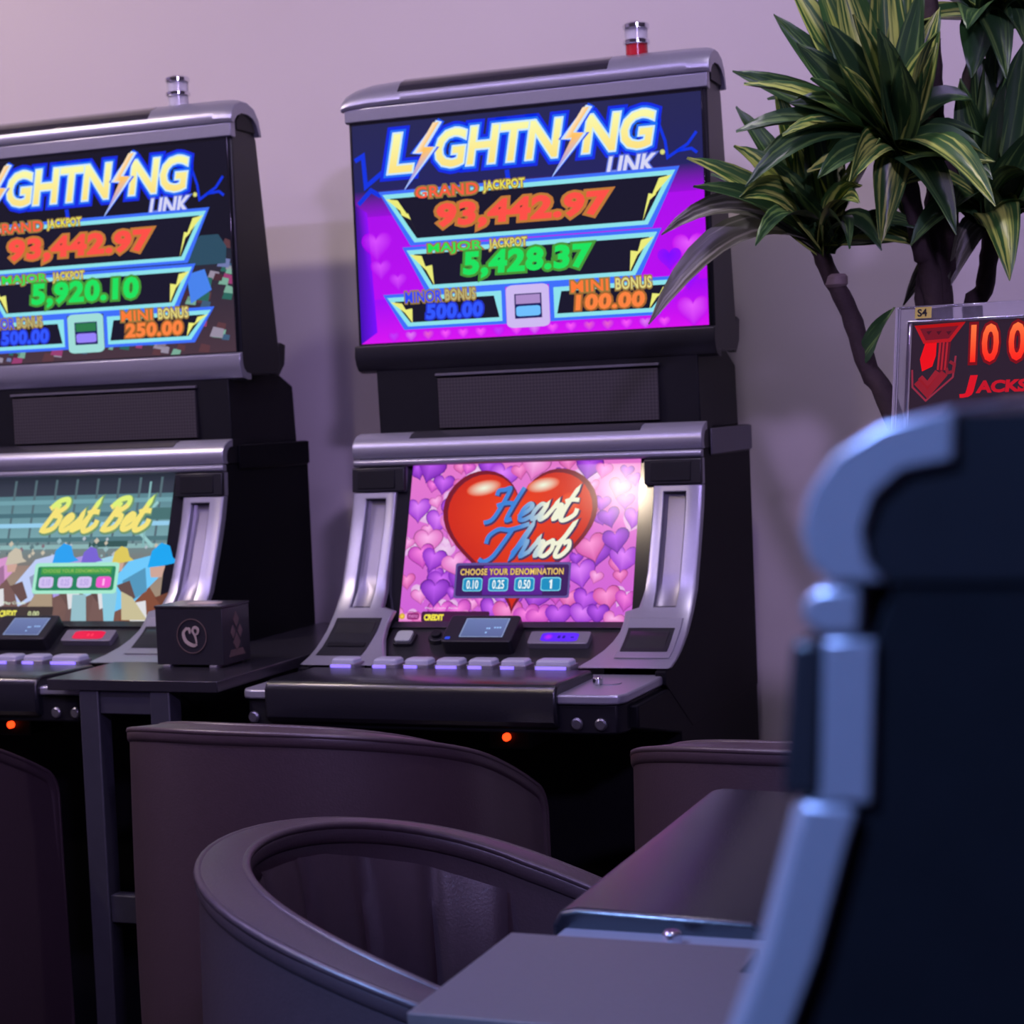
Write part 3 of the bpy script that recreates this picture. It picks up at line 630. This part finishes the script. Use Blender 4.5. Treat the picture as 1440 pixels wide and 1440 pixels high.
    MB().loft([[(x, -p, z) for p, z in ((-.0455, 1.6795), (-.058, 1.6934), (-.078, 1.7024), (-.094, 1.7026), (-.094, 1.698), (-.078, 1.698), (-.058, 1.690), (-.0465, 1.676))] for x in (-.205, .145)]).build('inlay', 'inlay', sh, .0005)
    for sx in (-1, 1):
        MB().prism([(-.066, 1.650), (-.066, 1.664), (-.080, 1.676), (-.100, 1.677), (-.118, 1.670), (-.130, 1.650)], sx*.2975 if sx > 0 else -.3015, .3015 if sx > 0 else -.2975).build('shell_core', K, root)
    # lower rail of the topper
    rail = [(-.0535, 1.282), (-.044, 1.279), (-.042, 1.262), (-.046, 1.250), (-.054, 1.240), (-.068, 1.236), (-.080, 1.236), (-.080, 1.246), (-.066, 1.248), (-.057, 1.256), (-.0535, 1.266)]
    MB().prism(rail, -.299, .299).build('topper_rail', S if variant == 'race' else 'plastic_black', root, .001)  # heart machine: silver rail without bright reflections, its darkness put into the colour
    for sx in (-1, 1): MB().prism([(-.165, 1.270), (-.195, 1.300), (-.212, 1.296), (-.206, 1.262), (-.185, 1.243), (-.16, 1.246)], sx*.29-.006, sx*.29+.006).build('hinge_cap', 'plastic_black', root, .001)
    # signal lamp on top
    cx, cy, cz = .180, .090, 1.700
    cn = MB().lathe([(.017, 0), (.017, .018), (.001, .018)], 24, (cx, cy, cz)).build('signal_lamp', 'red_lens' if variant == 'heart' else 'clear_lens', root, .0006)
    MB().lathe([(.0195, .018), (.0205, .019), (.0205, .024), (.0195, .025), (.001, .025)], 24, (cx, cy, cz)).build('collar', 'chrome', cn)
    MB().lathe([(.0175, .025), (.0175, .041), (.001, .041)], 24, (cx, cy, cz)).build('lens', 'clear_lens', cn)
    MB().lathe([(.0195, .041), (.0205, .042), (.0205, .048), (.018, .050), (.001, .050)], 24, (cx, cy, cz)).build('cap', 'chrome', cn)
    return root

MX, MY = -1.022, 2.72
slot_machine((MX, MY, 0), 0, 'heart', 'black and silver slot machine with a big red heart on its lower screen')
slot_machine((MX-.808, MY, 0), 0, 'race', 'black and silver slot machine with horse race lower screen, cut by left edge')
near = slot_machine((-.0865, .44+.287, 0), R(-90), 'near', 'slot machine seen side-on, dark side panel and pale curved trim, out of focus')
def raise_head(o, dz):                                   # this cabinet has a slightly taller head
    if o.type == 'MESH':
        for v in o.data.vertices:
            if v.co.z > .90: v.co.z += dz
    for ch in o.children: raise_head(ch, dz)
raise_head(near, .027)
slot_machine((-.060, 1.458, 0), R(-90), 'deck', 'slot machine of which only the dark padded wrist rest and silver deck show')

# ------------------------------------------------------------------ side tables
def side_table(x0, x1, y0, y1, zt, label, legs, outline, topmat, th=.016):
    root = empty('side_table', ((x0+x1)/2, (y0+y1)/2, 0)); tag(root, label, 'table', 'side tables between machines')
    cx, cy = (x0+x1)/2, (y0+y1)/2
    MB().plate([(x-cx, y-cy) for x, y in outline], zt-th, zt).build('table_top', topmat, root, .0012)
    (lx0, lx1, ly0, ly1) = legs
    for lx in (lx0, lx1):
        for ly in (ly0, ly1):
            ox_ = .022 if (ly == ly1 and lx == lx0) else 0
            MB().box(lx+ox_-cx-.016, lx+ox_-cx+.016, ly-cy-.016, ly-cy+.016, 0, zt-th).build('leg', 'table_leg', root, .002)
    for ly in (ly0, ly1):
        MB().box(lx0-cx+.016, lx1-cx-.016, ly-cy-.012, ly-cy+.012, .455, .495).build('cross_bar', 'table_leg', root, .0015)
        MB().box(lx0-cx+.016, lx1-cx-.016, ly-cy-.012, ly-cy+.012, zt-.050, zt-th).build('apron', 'table_leg', root, .0015)
    return root
side_table(-1.605, -1.325, 2.280, 2.96, .808, 'narrow black side table carrying a small box, between the two lit machines', (-1.537, -1.420, 2.298, 2.93),
           [(-1.605, 2.280), (-1.325, 2.280), (-1.325, 2.96), (-1.505, 2.96), (-1.505, 2.46), (-1.605, 2.46)], 'table_black')
side_table(-.480, .10, 1.034, 1.214, .803, 'plain dark table in the foreground next to the out-of-focus machine', (-.05, .07, 1.055, 1.140),
           [(-.480, 1.034), (.10, 1.034), (.10, 1.160), (-.302, 1.160), (-.302, 1.214), (-.480, 1.214)], 'table_top', .011)

# ------------------------------------------------------------------ small printed box
def flat(name, polys, mname, parent, origin, right, upv, th=.0006):
    """thin printed marks: polygons in metres on a face"""
    origin, right, upv = Vector(origin), Vector(right).normalized(), Vector(upv).normalized(); n = right.cross(upv); mb = MB()
    for pl in polys: mb.loft([[tuple(origin+right*x+upv*y+n*d) for x, y in pl] for d in (-.0004, th)])
    return mb.build(name, mname, parent)
bx = empty('card_box', (-1.440, 2.445, .808), R(-2)); tag(bx, 'small black box with a ringed emblem standing on the narrow side table', 'box')
bw, bd, bh = .0575, .038, .088
MB().box(-bw, bw, -bd, bd, .004, bh).build('carton', 'box_card', bx, .001)
MB().box(-bw-.001, bw+.001, -bd-.001, bd+.001, bh, bh+.0035).build('lid', 'box_card', bx, .0008)
for fx in (-.04, .04): MB().box(fx-.006, fx+.006, -bd-.003, bd, 0, .004).build('foot', 'silver_dark', bx, .0006)
def ringpoly(r0, r1, n=40):
    return [[(r*math.cos(a), r*math.sin(a)) for r, a in ((r0, 2*math.pi*i/n), (r1, 2*math.pi*i/n), (r1, 2*math.pi*(i+1)/n), (r0, 2*math.pi*(i+1)/n))] for i in range(n)]
def strokepoly(pts, w0):
    pts = spline(pts, 5); out = []
    for i in range(len(pts)-1):
        a, b = Vector(pts[i]), Vector(pts[i+1]); t = (b-a)
        if t.length < 1e-7: continue
        t.normalize(); n = Vector((-t.y, t.x)); f0 = w0*(.45+.55*math.sin(math.pi*min(1, (i+.6)/(len(pts)))))
        out.append([tuple(a-n*f0-t*w0*.2), tuple(b-n*f0+t*w0*.2), tuple(b+n*f0+t*w0*.2), tuple(a+n*f0-t*w0*.2)])
    return out
flat('emblem_ring', ringpoly(.0245, .0257), 'box_print_dim', bx, (.005, -bd-.001, .047), (1, 0, 0), (0, 0, 1))
em = strokepoly([(-.008, .012), (-.014, .004), (-.010, -.008), (.002, -.014), (.008, -.012)], .0026)
em += strokepoly([(-.010, .009), (-.004, .011), (-.003, .004)], .0018)
em += strokepoly([(.008, -.010), (.006, .000), (.002, .008), (.006, .013), (.011, .010), (.010, .004), (.005, .002)], .0020)
flat('emblem_mark', em, 'box_print', bx, (.005, -bd-.001, .047), (1, 0, 0), (0, 0, 1))
diam = lambda cx, cy, s: [(cx-s*.7, cy), (cx, cy-s), (cx+s*.7, cy), (cx, cy+s)]
flat('card_suits', [diam(0, .018, .012), diam(-.010, .0, .010), diam(.010, .0, .010), diam(0, -.016, .014), [(-.022, -.036), (.022, -.036), (.016, -.026), (-.016, -.026)]], 'box_print_dim', bx, (bw, 0, .050), (0, 1, 0), (0, 0, 1))
flat('lid_reflection', [rrect(-.02, .03, -.012, .014, .006)], 'box_print', bx, (0, 0, bh+.0035), (1, 0, 0), (0, 1, 0))  # pale patch: whitish reflection on the lid put into colour

# ------------------------------------------------------------------ tub chairs
def chair_path():
    Rr, L, zb, zf, tz = .25, .149, .798, .665, 2.19
    arcl = math.pi*Rr; tot = 2*L+arcl; rc = .055
    half = []                                            # from back centre to right arm front, then down: (x, y, nx, ny, z, tangent)
    n = 22
    for i in range(n+1):
        s_ = tot/2*i/n
        if s_ < arcl/2: a = -math.pi/2+s_/Rr; x, y, nx, ny = Rr*math.cos(a), Rr*math.sin(a), math.cos(a), math.sin(a)
        else: x, y, nx, ny = Rr, s_-arcl/2, 1, 0
        half.append((x, y, nx, ny, zb-(zb-zf)*(2*s_/tot)**tz))
    z0 = half[-1][4]; y0 = half[-1][1]
    for k in range(1, 7):
        a = R(30)+R(60)*k/6; half.append((Rr, y0+rc*(math.sin(a)-.5), 1, 0, z0-rc*(math.cos(R(30))-math.cos(a))))
    for z in (.54, .46, .36, .27): half.append((Rr, half[-1][1]+.001, 1, 0, z))
    left = [(-x, y, -nx, ny, z) for x, y, nx, ny, z in reversed(half[1:])]
    return left+half
PATH = chair_path()
def make_chair():
    root = empty('tub_chair', (0, 0, 0))
    T = .046; N = len(PATH)
    pos = [Vector((x, y, z)) for x, y, nx, ny, z in PATH]
    # rim: rounded band swept along the top edge and down both arm fronts
    sec = rrect(-T/2, T/2, -.020, 0, .007, 3)
    rings = []
    for i in range(N):
        t = (pos[min(i+1, N-1)]-pos[max(i-1, 0)]).normalized(); nr = Vector((PATH[i][2], PATH[i][3], 0)); b = nr.cross(t).normalized()
        if b.z < 0 and abs(b.z) > .2: b = -b
        rings.append((pos[i]-nr*T/2, nr, b))
    for i in range(1, N):
        if rings[i][2].dot(rings[i-1][2]) < 0: rings[i] = (rings[i][0], rings[i][1], -rings[i][2])
    mid = rings[N//2][2]
    sg = 1 if mid.z > 0 else -1
    rings = [(c_, nr, b*sg) for c_, nr, b in rings]
    rim = MB().loft([[tuple(c_+nr*u+b*v) for u, v in sec] for c_, nr, b in rings]).build('rim', 'leather', root, ang=60)
    for k in (-1, 1):
        MB().tube([c_+nr*(k*(T/2-.003))+b*(-.0035 if k > 0 else -.002) for c_, nr, b in rings], .0042, 6).build('piping', 'leather', rim, ang=80)
    # outer shell
    def wall(off, zbot, bulge, flute=0):
        rows = []
        M = 10
        # finer stations for the fluted lining
        for q in range(M+1):
            row = []
            for i, (x, y, nx, ny, z) in enumerate(PATH):
                zt = z-.014; zb_ = min(zbot, zt-.005)
                f = q/M; o2 = off+bulge*math.sin(math.pi*f)
                row.append((x+nx*o2, y+ny*o2-(0.012 if i in (0, N-1) else 0), zt+(zb_-zt)*f))
            rows.append(row)
        return rows
    rows = wall(-.003, .16, .004); mb = MB(); nc = len(rows[0])
    inn = wall(-T+.004, .16, -.004)
    # outer skin + inner skin joined at the bottom
    ring = [r for r in rows]+[r for r in reversed(inn)]
    vs = [q for r in ring for q in r]; fs = []
    for r in range(len(ring)-1):
        for c_ in range(nc-1): fs.append((r*nc+c_, r*nc+c_+1, (r+1)*nc+c_+1, (r+1)*nc+c_))
    mb.add(vs, fs).build('shell', 'leather', root, ang=60)
    # fluted inner lining on the back
    K = 72; lr = []
    for q in range(11):
        f = q/10; row = []
        for k in range(K+1):
            s_ = k/K; th = R(-90)+(s_-.5)*R(170)
            d = abs(((s_*8) % 1)-.5)*2; gr = .011*(1-d**6) if True else 0
            rad = .25-T-.001-gr*math.sin(math.pi*min(1, f*1.15+.05))**.5-.012*math.sin(math.pi*f)
            zt = interp([(0, .798), (30, .790), (60, .762), (90, .722)], abs(math.degrees(th)+90))-.024
            row.append((rad*math.cos(th), rad*math.sin(th), zt+(.45-zt)*f))
        lr.append(row)
    vs = [q for r in lr for q in r]; fs = [(r*(K+1)+c_, r*(K+1)+c_+1, (r+1)*(K+1)+c_+1, (r+1)*(K+1)+c_) for r in range(10) for c_ in range(K)]
    MB().add(vs, fs).build('fluted_lining', 'leather', root, ang=80)
    # seat
    sh = [(.196*math.cos(a), .196*math.sin(a)) for a in [math.pi+math.pi*i/20 for i in range(21)]]+[(.200, .13), (.185, .17), (.15, .185), (-.15, .185), (-.185, .17), (-.200, .13)]
    MB().loft([[(x*s_, y*s_, z) for x, y in sh] for s_, z in ((.97, .36), (1, .375), (1, .445), (.97, .462), (.85, .472), (.4, .476))]).build('seat', 'leather', root, ang=50)
    MB().lathe([(.03, .03), (.03, .20), (.16, .205), (.16, .22), (.001, .22)], 20).build('pedestal', 'steel_dark', root)
    MB().lathe([(.001, 0), (.20, 0), (.205, .006), (.19, .014), (.05, .030), (.001, .032)], 32).build('base_disc', 'steel_dark', root)
    return root
def copy_tree(o, parent=None):
    c_ = o.copy(); COL.objects.link(c_)
    if parent: c_.parent = parent
    for ch in list(o.children): copy_tree(ch, c_)
    return c_
chair = make_chair()
for i, (x, y, a, lab) in enumerate((
        (-.604, 1.484, -1.35, 'tub chair with its fluted inside and whole curved rim in view, closest to the camera'),
        (-1.138, 2.219, -.063, 'tub chair seen from behind in front of the red heart machine'),
        (-.436, 2.19, -.015, 'tub chair of which a top corner shows behind the padded wrist rest'),
        (-1.912, 2.205, -.06, 'dark tub chair cut off by the left edge of the photo'))):
    o = chair if i == 0 else copy_tree(chair)
    o.location = (x, y, 0); o.rotation_euler = (0, 0, a); tag(o, lab, 'chair', 'tub chairs')

# ------------------------------------------------------------------ jackpot sign
SY = 1.90
tl, bl = at(1259, 432, SY), at(1243, 600, SY)
sg = empty('jackpot_sign', (-.16, SY+.02, 0)); tag(sg, 'red lit jackpot board in a clear acrylic frame below the potted plant', 'sign')
ox, oz = -.16, 0
x0, zt_, zb_ = tl.x-ox, tl.z, 1.085
sgx = lambda dx: x0+dx
SW = .34
tilt = (tl.x-bl.x)/(tl.z-bl.z)
fx = lambda dx, z: x0+dx+(z-zt_)*tilt*.55
def sign_plate(a0, a1, z0, z1, y0, y1, name, mname, parent, bev=.001):
    return MB().loft([[(fx(a0, z0), y, z0), (fx(a1, z0), y, z0), (fx(a1, z1), y, z1), (fx(a0, z1), y, z1)] for y in (y0, y1)]).build(name, mname, parent, bev)
ac = sign_plate(0, SW, zb_, zt_, -.020, .012, 'acrylic_case', 'acrylic', sg, .002)
pnl = sign_plate(.018, SW-.018, zb_+.012, zt_-.017, -.024, -.0205, 'display_panel', 'gloss_black', sg, .001)
for (a0, a1, z0, z1) in ((.014, SW-.014, zt_-.0175, zt_-.0150), (.0135, .0165, zb_+.010, zt_-.016)): sign_plate(a0, a1, z0, z1, -.0260, -.0205, 'frame_edge', 'chrome', sg, .0004)
MB().box(-.02, .02, -.005, .035, 0, zb_+.002).build('post', 'table_leg', sg, .002)
MB().box(-.12, .12, -.09, .10, 0, .012).build('foot_plate', 'table_leg', sg, .002)
st = sign_plate(.020, .036, zt_-.0125, zt_-.0015, -.0215, -.0200, 'sticker', 'sticker', sg, 0)
v_, f_ = text_tris('S4', .010, .0003)
mb = MB(); mb.add([(fx(.0225, zt_-.01)+x, -.0218, zt_-.0105+y) for x, y in v_], f_); mb.build('sticker_text', 'ink', st)
SP = Pic(.30, .150)
SP.rect(0, 0, 1, 1, (42, 28, 40), 0)
pxm = 1402.0
def q(px, py):                                            # photo position on the board -> u, v
    w_ = at(px, py, SY); return ((w_.x-(tl.x+.018)-.0)/.30+0.0, (zt_-.017-w_.z)/.150)
red, dim = (176, 20, 24), (120, 22, 34)
def sline(pts, wd, c_, lay, closed=False): SP.line([q(a, b) for a, b in pts], wd, c_, lay, closed)
def spoly(pts, c_, lay): SP.poly([q(a, b) for a, b in pts], c_, lay)
spoly([(1293, 460), (1356, 455), (1340, 478), (1305, 481)], (112, 18, 30), 1); sline([(1293, 460), (1356, 455), (1340, 478), (1305, 481)], .011, red, 2, True)
for a in (1306, 1320, 1334): spoly([(a, 466), (a+8, 465), (a+4, 471)], (70, 14, 26), 2)
spoly([(1306, 482), (1322, 481), (1322, 500), (1318, 515), (1304, 522), (1300, 505)], (232, 8, 12), 2)
spoly([(1324, 481), (1342, 479), (1340, 518), (1328, 524)], (92, 16, 30), 1)
for a in (1327, 1332, 1337): sline([(a, 481), (a-1, 520)], .006, (170, 30, 40), 2)
sline([(1342, 508), (1349, 512), (1348, 522), (1340, 524), (1338, 517)], .010, (130, 28, 40), 2)
sline([(1298, 536), (1314, 552), (1336, 524)], .026, (140, 26, 38), 2); sline([(1302, 530), (1313, 541), (1326, 522)], .018, (146, 28, 40), 2)
sline([(1290, 520), (1292, 544), (1312, 563), (1348, 530), (1350, 500)], .006, (140, 40, 60), 1.5)
a, b = q(1369, 456), q(1369, 510)
SP.text('10 000', a[0], a[0]+.285, a[1], b[1], ((255, 120, 60), (250, 30, 14)), 2, .03, 0, 1.0, ((.09, (120, 8, 14)),))
a, b = q(1359, 528), q(1375, 556)
SP.text('J', a[0]-.002, a[0]+.055, a[1], b[1]+.012, (214, 14, 28), 2, .04, .12)
a, b = q(1381, 535), q(1400, 552)
SP.text('ACKS', a[0], a[0]+.165, a[1], b[1], (190, 14, 30), 2, .05, .05)
SP.build('lit_picture', pnl, (fx(.018+.15, zt_-.092), -.0243, zt_-.017-.075), (1, 0, 0), (tilt*.55, 0, 1))

# ------------------------------------------------------------------ potted plant
PY = 2.52
pc = Vector((-.36, 2.60, 0))
plant = empty('potted_plant', pc); tag(plant, 'tall leafy plant with striped green and yellow strap leaves behind the jackpot sign', 'plant')
MB().lathe([(.001, 0), (.10, 0), (.105, .01), (.145, .28), (.150, .30), (.138, .30), (.132, .27), (.001, .27)], 28).build('pot', 'pot', plant)
MB().lathe([(.001, .268), (.131, .268), (.128, .276), (.05, .284), (.001, .285)], 28).build('soil', 'soil', plant)
W = lambda x, y, Y: at(x, y, Y)-pc
def trunk(pts, rad, name='trunk'):
    sp = []
    P = [Vector(p) for p in pts]; P = [P[0]]+P+[P[-1]]
    for i in range(1, len(P)-2):
        for k in range(5):
            t = k/5; sp.append(0.5*((2*P[i])+(-P[i-1]+P[i+1])*t+(2*P[i-1]-5*P[i]+4*P[i+1]-P[i+2])*t*t+(-P[i-1]+3*P[i]-3*P[i+1]+P[i+2])*t**3))
    sp.append(P[-1]); n = len(sp)
    rr = [(rad[0]+(rad[1]-rad[0])*i/(n-1))*(1+.07*math.sin(i*2.4)) for i in range(n)]
    return MB().tube(sp, rr, 10).build(name, 'bark', plant, ang=60)
t1 = trunk([(.02, -.02, .27), (.06, -.03, .7), W(1262, 600, PY), W(1222, 520, PY), W(1195, 440, PY), W(1166, 384, PY), W(1150, 345, PY)], (.016, .011))
MB().lathe([(.012, -.008), (.0155, -.004), (.0155, .006), (.012, .010)], 12, tuple(W(1176, 396, PY))).build('leaf_scar', 'bark_scar', t1)
trunk([(.03, .02, .27), (.05, .02, .7), W(1318, 470, PY+.04), W(1322, 360, PY+.04), W(1326, 270, PY+.04), W(1328, 225, PY+.04)], (.026, .022))
trunk([W(1326, 250, PY+.04), W(1315, 190, PY+.04), W(1312, 110, PY+.04), W(1308, 20, PY+.04), W(1302, -60, PY+.04)], (.016, .010))
trunk([W(1328, 250, PY+.04), W(1348, 195, PY+.05), W(1362, 120, PY+.06), W(1378, 60, PY+.06), W(1392, 0, PY+.06)], (.013, .010))
trunk([(.0, .03, .27), (.03, .03, .7), W(1316, 440, PY+.02), W(1296, 350, PY+.0), W(1275, 250, PY-.02), W(1262, 200, PY-.02)], (.015, .012))
trunk([(.05, .05, .27), (.10, .04, .7), W(1372, 480, PY+.08), W(1384, 410, PY+.08), W(1392, 350, PY+.08), W(1396, 300, PY+.08)], (.014, .012))
def leaf(base, tip, arch=.05, wd=.040, twist=0.0, mname='leaf_variegated', side=None):
    B, T = Vector(base), Vector(tip); n = 10; cpt = (B+T)/2+Vector((0, 0, arch)); wd = wd*1.04
    ref = Vector((random.uniform(-.25, .45), random.uniform(-1.0, -.35), random.uniform(.35, .9))).normalized()
    rows = []; uvs = []
    for i in range(n+1):
        t = i/n; c_ = B*(1-t)**2+cpt*2*t*(1-t)+T*t*t; tg = (B*(-2*(1-t))+cpt*2*(1-2*t)+T*2*t).normalized()
        sd = tg.cross(ref)
        if sd.length < .15: sd = Vector((1, 0.2, 0))
        sd.normalize(); nm = sd.cross(tg)
        a = twist*(t-.2); sd, nm = sd*math.cos(a)+nm*math.sin(a), nm*math.cos(a)-sd*math.sin(a)
        w_ = wd*.5*(max(0.0, math.sin(math.pi*min(1, .10+.90*t)**.85))**.8)*(1 if t < 1 else 0)+.0006
        if i == 0: w_ = max(w_, wd*.22)
        for k in range(5):
            f = (k-2)/2; rows.append(c_+sd*(f*w_)+nm*(abs(f)*w_*.45+.0025*math.sin(7*t+f*3))); uvs.append((k/4, t))
    fs = [(i*5+k, i*5+k+1, (i+1)*5+k+1, (i+1)*5+k) for i in range(n) for k in range(4)]
    me = bpy.data.meshes.new('leaf'); me.from_pydata([tuple(v) for v in rows], [], fs)
    ul = me.uv_layers.new(name='UVMap')
    for lp in me.loops: ul.data[lp.index].uv = uvs[lp.vertex_index]
    for p in me.polygons: p.use_smooth = True
    me.materials.append(MATS[mname]); o = bpy.data.objects.new('leaf', me); COL.objects.link(o); o.parent = plant
    return o
V_, G_, D_ = 'leaf_variegated', 'leaf_green', 'leaf_dry'
# crown beside the topper screen: base, then (tip x, tip y, depth, arch, width, twist, kind)
def crown(bx_, by_, Y, lst):
    for k in range(12):
        a = random.uniform(-.3, math.pi+.3); l = random.uniform(120, 210)
        lst.append((bx_+l*math.cos(a), by_-l*math.sin(a)*1.05, random.uniform(-.10, .10), random.uniform(.0, .06), random.uniform(.028, .044), random.uniform(-.8, .8), random.choice([V_, V_, G_])))
    for (x, y, dy, ar, wd, tw, kd) in lst:
        leaf(W(bx_+random.uniform(-5, 5), by_+random.uniform(-12, 8), Y), W(x, y, Y+dy), ar, wd, tw, kd)
crown(1160, 352, PY, [
    (912, 456, -.10, .125, .050, .5, D_), (930, 330, -.12, .10, .036, .4, D_), (966, 222, -.10, .03, .040, .2, V_), (975, 262, -.14, .03, .034, .3, G_), (1000, 245, -.02, .02, .034, -.3, G_),
    (1035, 150, .02, .02, .040, .3, G_), (1032, 205, -.06, .03, .046, -.4, V_), (1062, 345, -.16, .085, .036, .6, G_), (1040, 278, -.12, .07, .046, .5, V_), (1020, 330, .06, .06, .036, .2, G_),
    (1090, 120, .0, .0, .044, .2, V_), (1130, 140, -.05, .0, .044, -.2, G_), (1062, 190, .05, .01, .040, .4, V_), (1175, 160, .05, .0, .040, .3, G_), (1210, 262, -.10, .05, .044, .8, V_), (1208, 285, -.14, .055, .036, -.6, V_),
    (1228, 330, .05, .03, .036, .3, G_), (1110, 250, -.10, .0, .044, .3, G_), (1120, 200, -.02, .0, .046, .0, V_), (1085, 230, -.08, .02, .040, .2, G_), (1240, 352, -.06, .07, .044, .4, G_), (1195, 350, -.12, .07, .036, .9, G_)])
crown(1262, 215, PY-.03, [
    (1030, 100, -.02, .02, .042, .3, G_), (1046, 118, -.06, .03, .040, -.2, V_), (1088, 20, .0, .01, .042, .3, G_), (1105, -40, .02, -.01, .050, .2, V_), (1140, -70, .0, .0, .052, -.2, V_), (1175, -70, -.04, .0, .054, .2, V_),
    (1210, -80, .02, .0, .050, .1, G_), (1240, -90, -.03, .0, .052, -.2, V_), (1275, -60, .0, .0, .048, .3, V_), (1300, -30, -.04, .0, .044, .4, G_), (1322, 10, .02, .01, .044, .2, V_), (1318, 45, -.08, .02, .050, .8, V_),
    (1035, 185, -.08, .04, .050, .4, G_), (1048, 262, -.12, .085, .040, .6, G_), (1100, 190, -.10, .04, .046, .3, V_), (1060, 235, .0, .07, .040, .2, G_), (1150, 245, .04, .05, .038, .3, G_), (1120, 60, -.08, .0, .050, .2, G_),
    (1160, 30, -.10, .0, .056, -.2, G_), (1200, 20, -.10, .0, .056, .2, V_), (1235, 40, -.10, .0, .054, .1, G_), (1265, 80, -.12, .0, .050, .2, G_), (1180, 90, -.12, .0, .050, .1, V_), (1140, 110, -.12, .01, .050, .1, G_),
    (1396, 252, -.10, .045, .052, .5, G_), (1400, 290, -.14, .065, .046, -.4, V_), (1345, 330, -.06, .06, .044, .4, G_), (1238, 345, -.02, .05, .044, .6, V_), (1275, 310, .04, .03, .044, .4, V_), (1195, 255, -.12, .06, .042, .7, V_), (1150, 250, -.12, .04, .040, .5, G_)])
crown(1394, 318, PY+.05, [
    (1372, 60, .0, .0, .056, .1, G_), (1400, 20, .02, .0, .054, -.2, G_), (1440, 60, -.02, .01, .056, .3, G_), (1350, 110, -.04, .0, .052, .3, G_), (1470, 140, .0, .02, .052, .2, V_), (1490, 220, -.04, .04, .050, .3, G_),
    (1300, 300, -.04, .05, .042, .4, G_), (1280, 345, -.10, .07, .040, .4, G_), (1420, 395, -.10, .09, .054, .5, V_), (1490, 330, -.06, .06, .05, .4, G_), (1415, 110, -.10, .0, .056, .1, G_), (1455, 250, -.12, .05, .05, .6, G_), (1330, 415, -.02, .07, .034, .6, D_), (1270, 430, .06, .05, .032, .3, D_), (1345, 290, -.12, .05, .046, .6, G_)])
crown(1390, 30, PY+.06, [
    (1330, -50, .0, .02, .05, .2, G_), (1415, 112, -.06, .07, .044, .6, G_), (1366, 110, -.04, .05, .050, .4, G_), (1440, 60, -.04, .06, .046, .4, G_), (1350, -90, -.02, .0, .056, .3, G_), (1400, -100, .0, .0, .056, .2, G_), (1450, -60, .0, .02, .054, .4, G_), (1480, 10, -.04, .05, .05, .3, G_), (1360, 40, -.10, .04, .052, .4, G_), (1430, -20, -.10, .03, .05, .2, G_)])
leaf(W(1208, 512, PY), W(1258, 432, PY-.05), .0, .026, .4, G_)
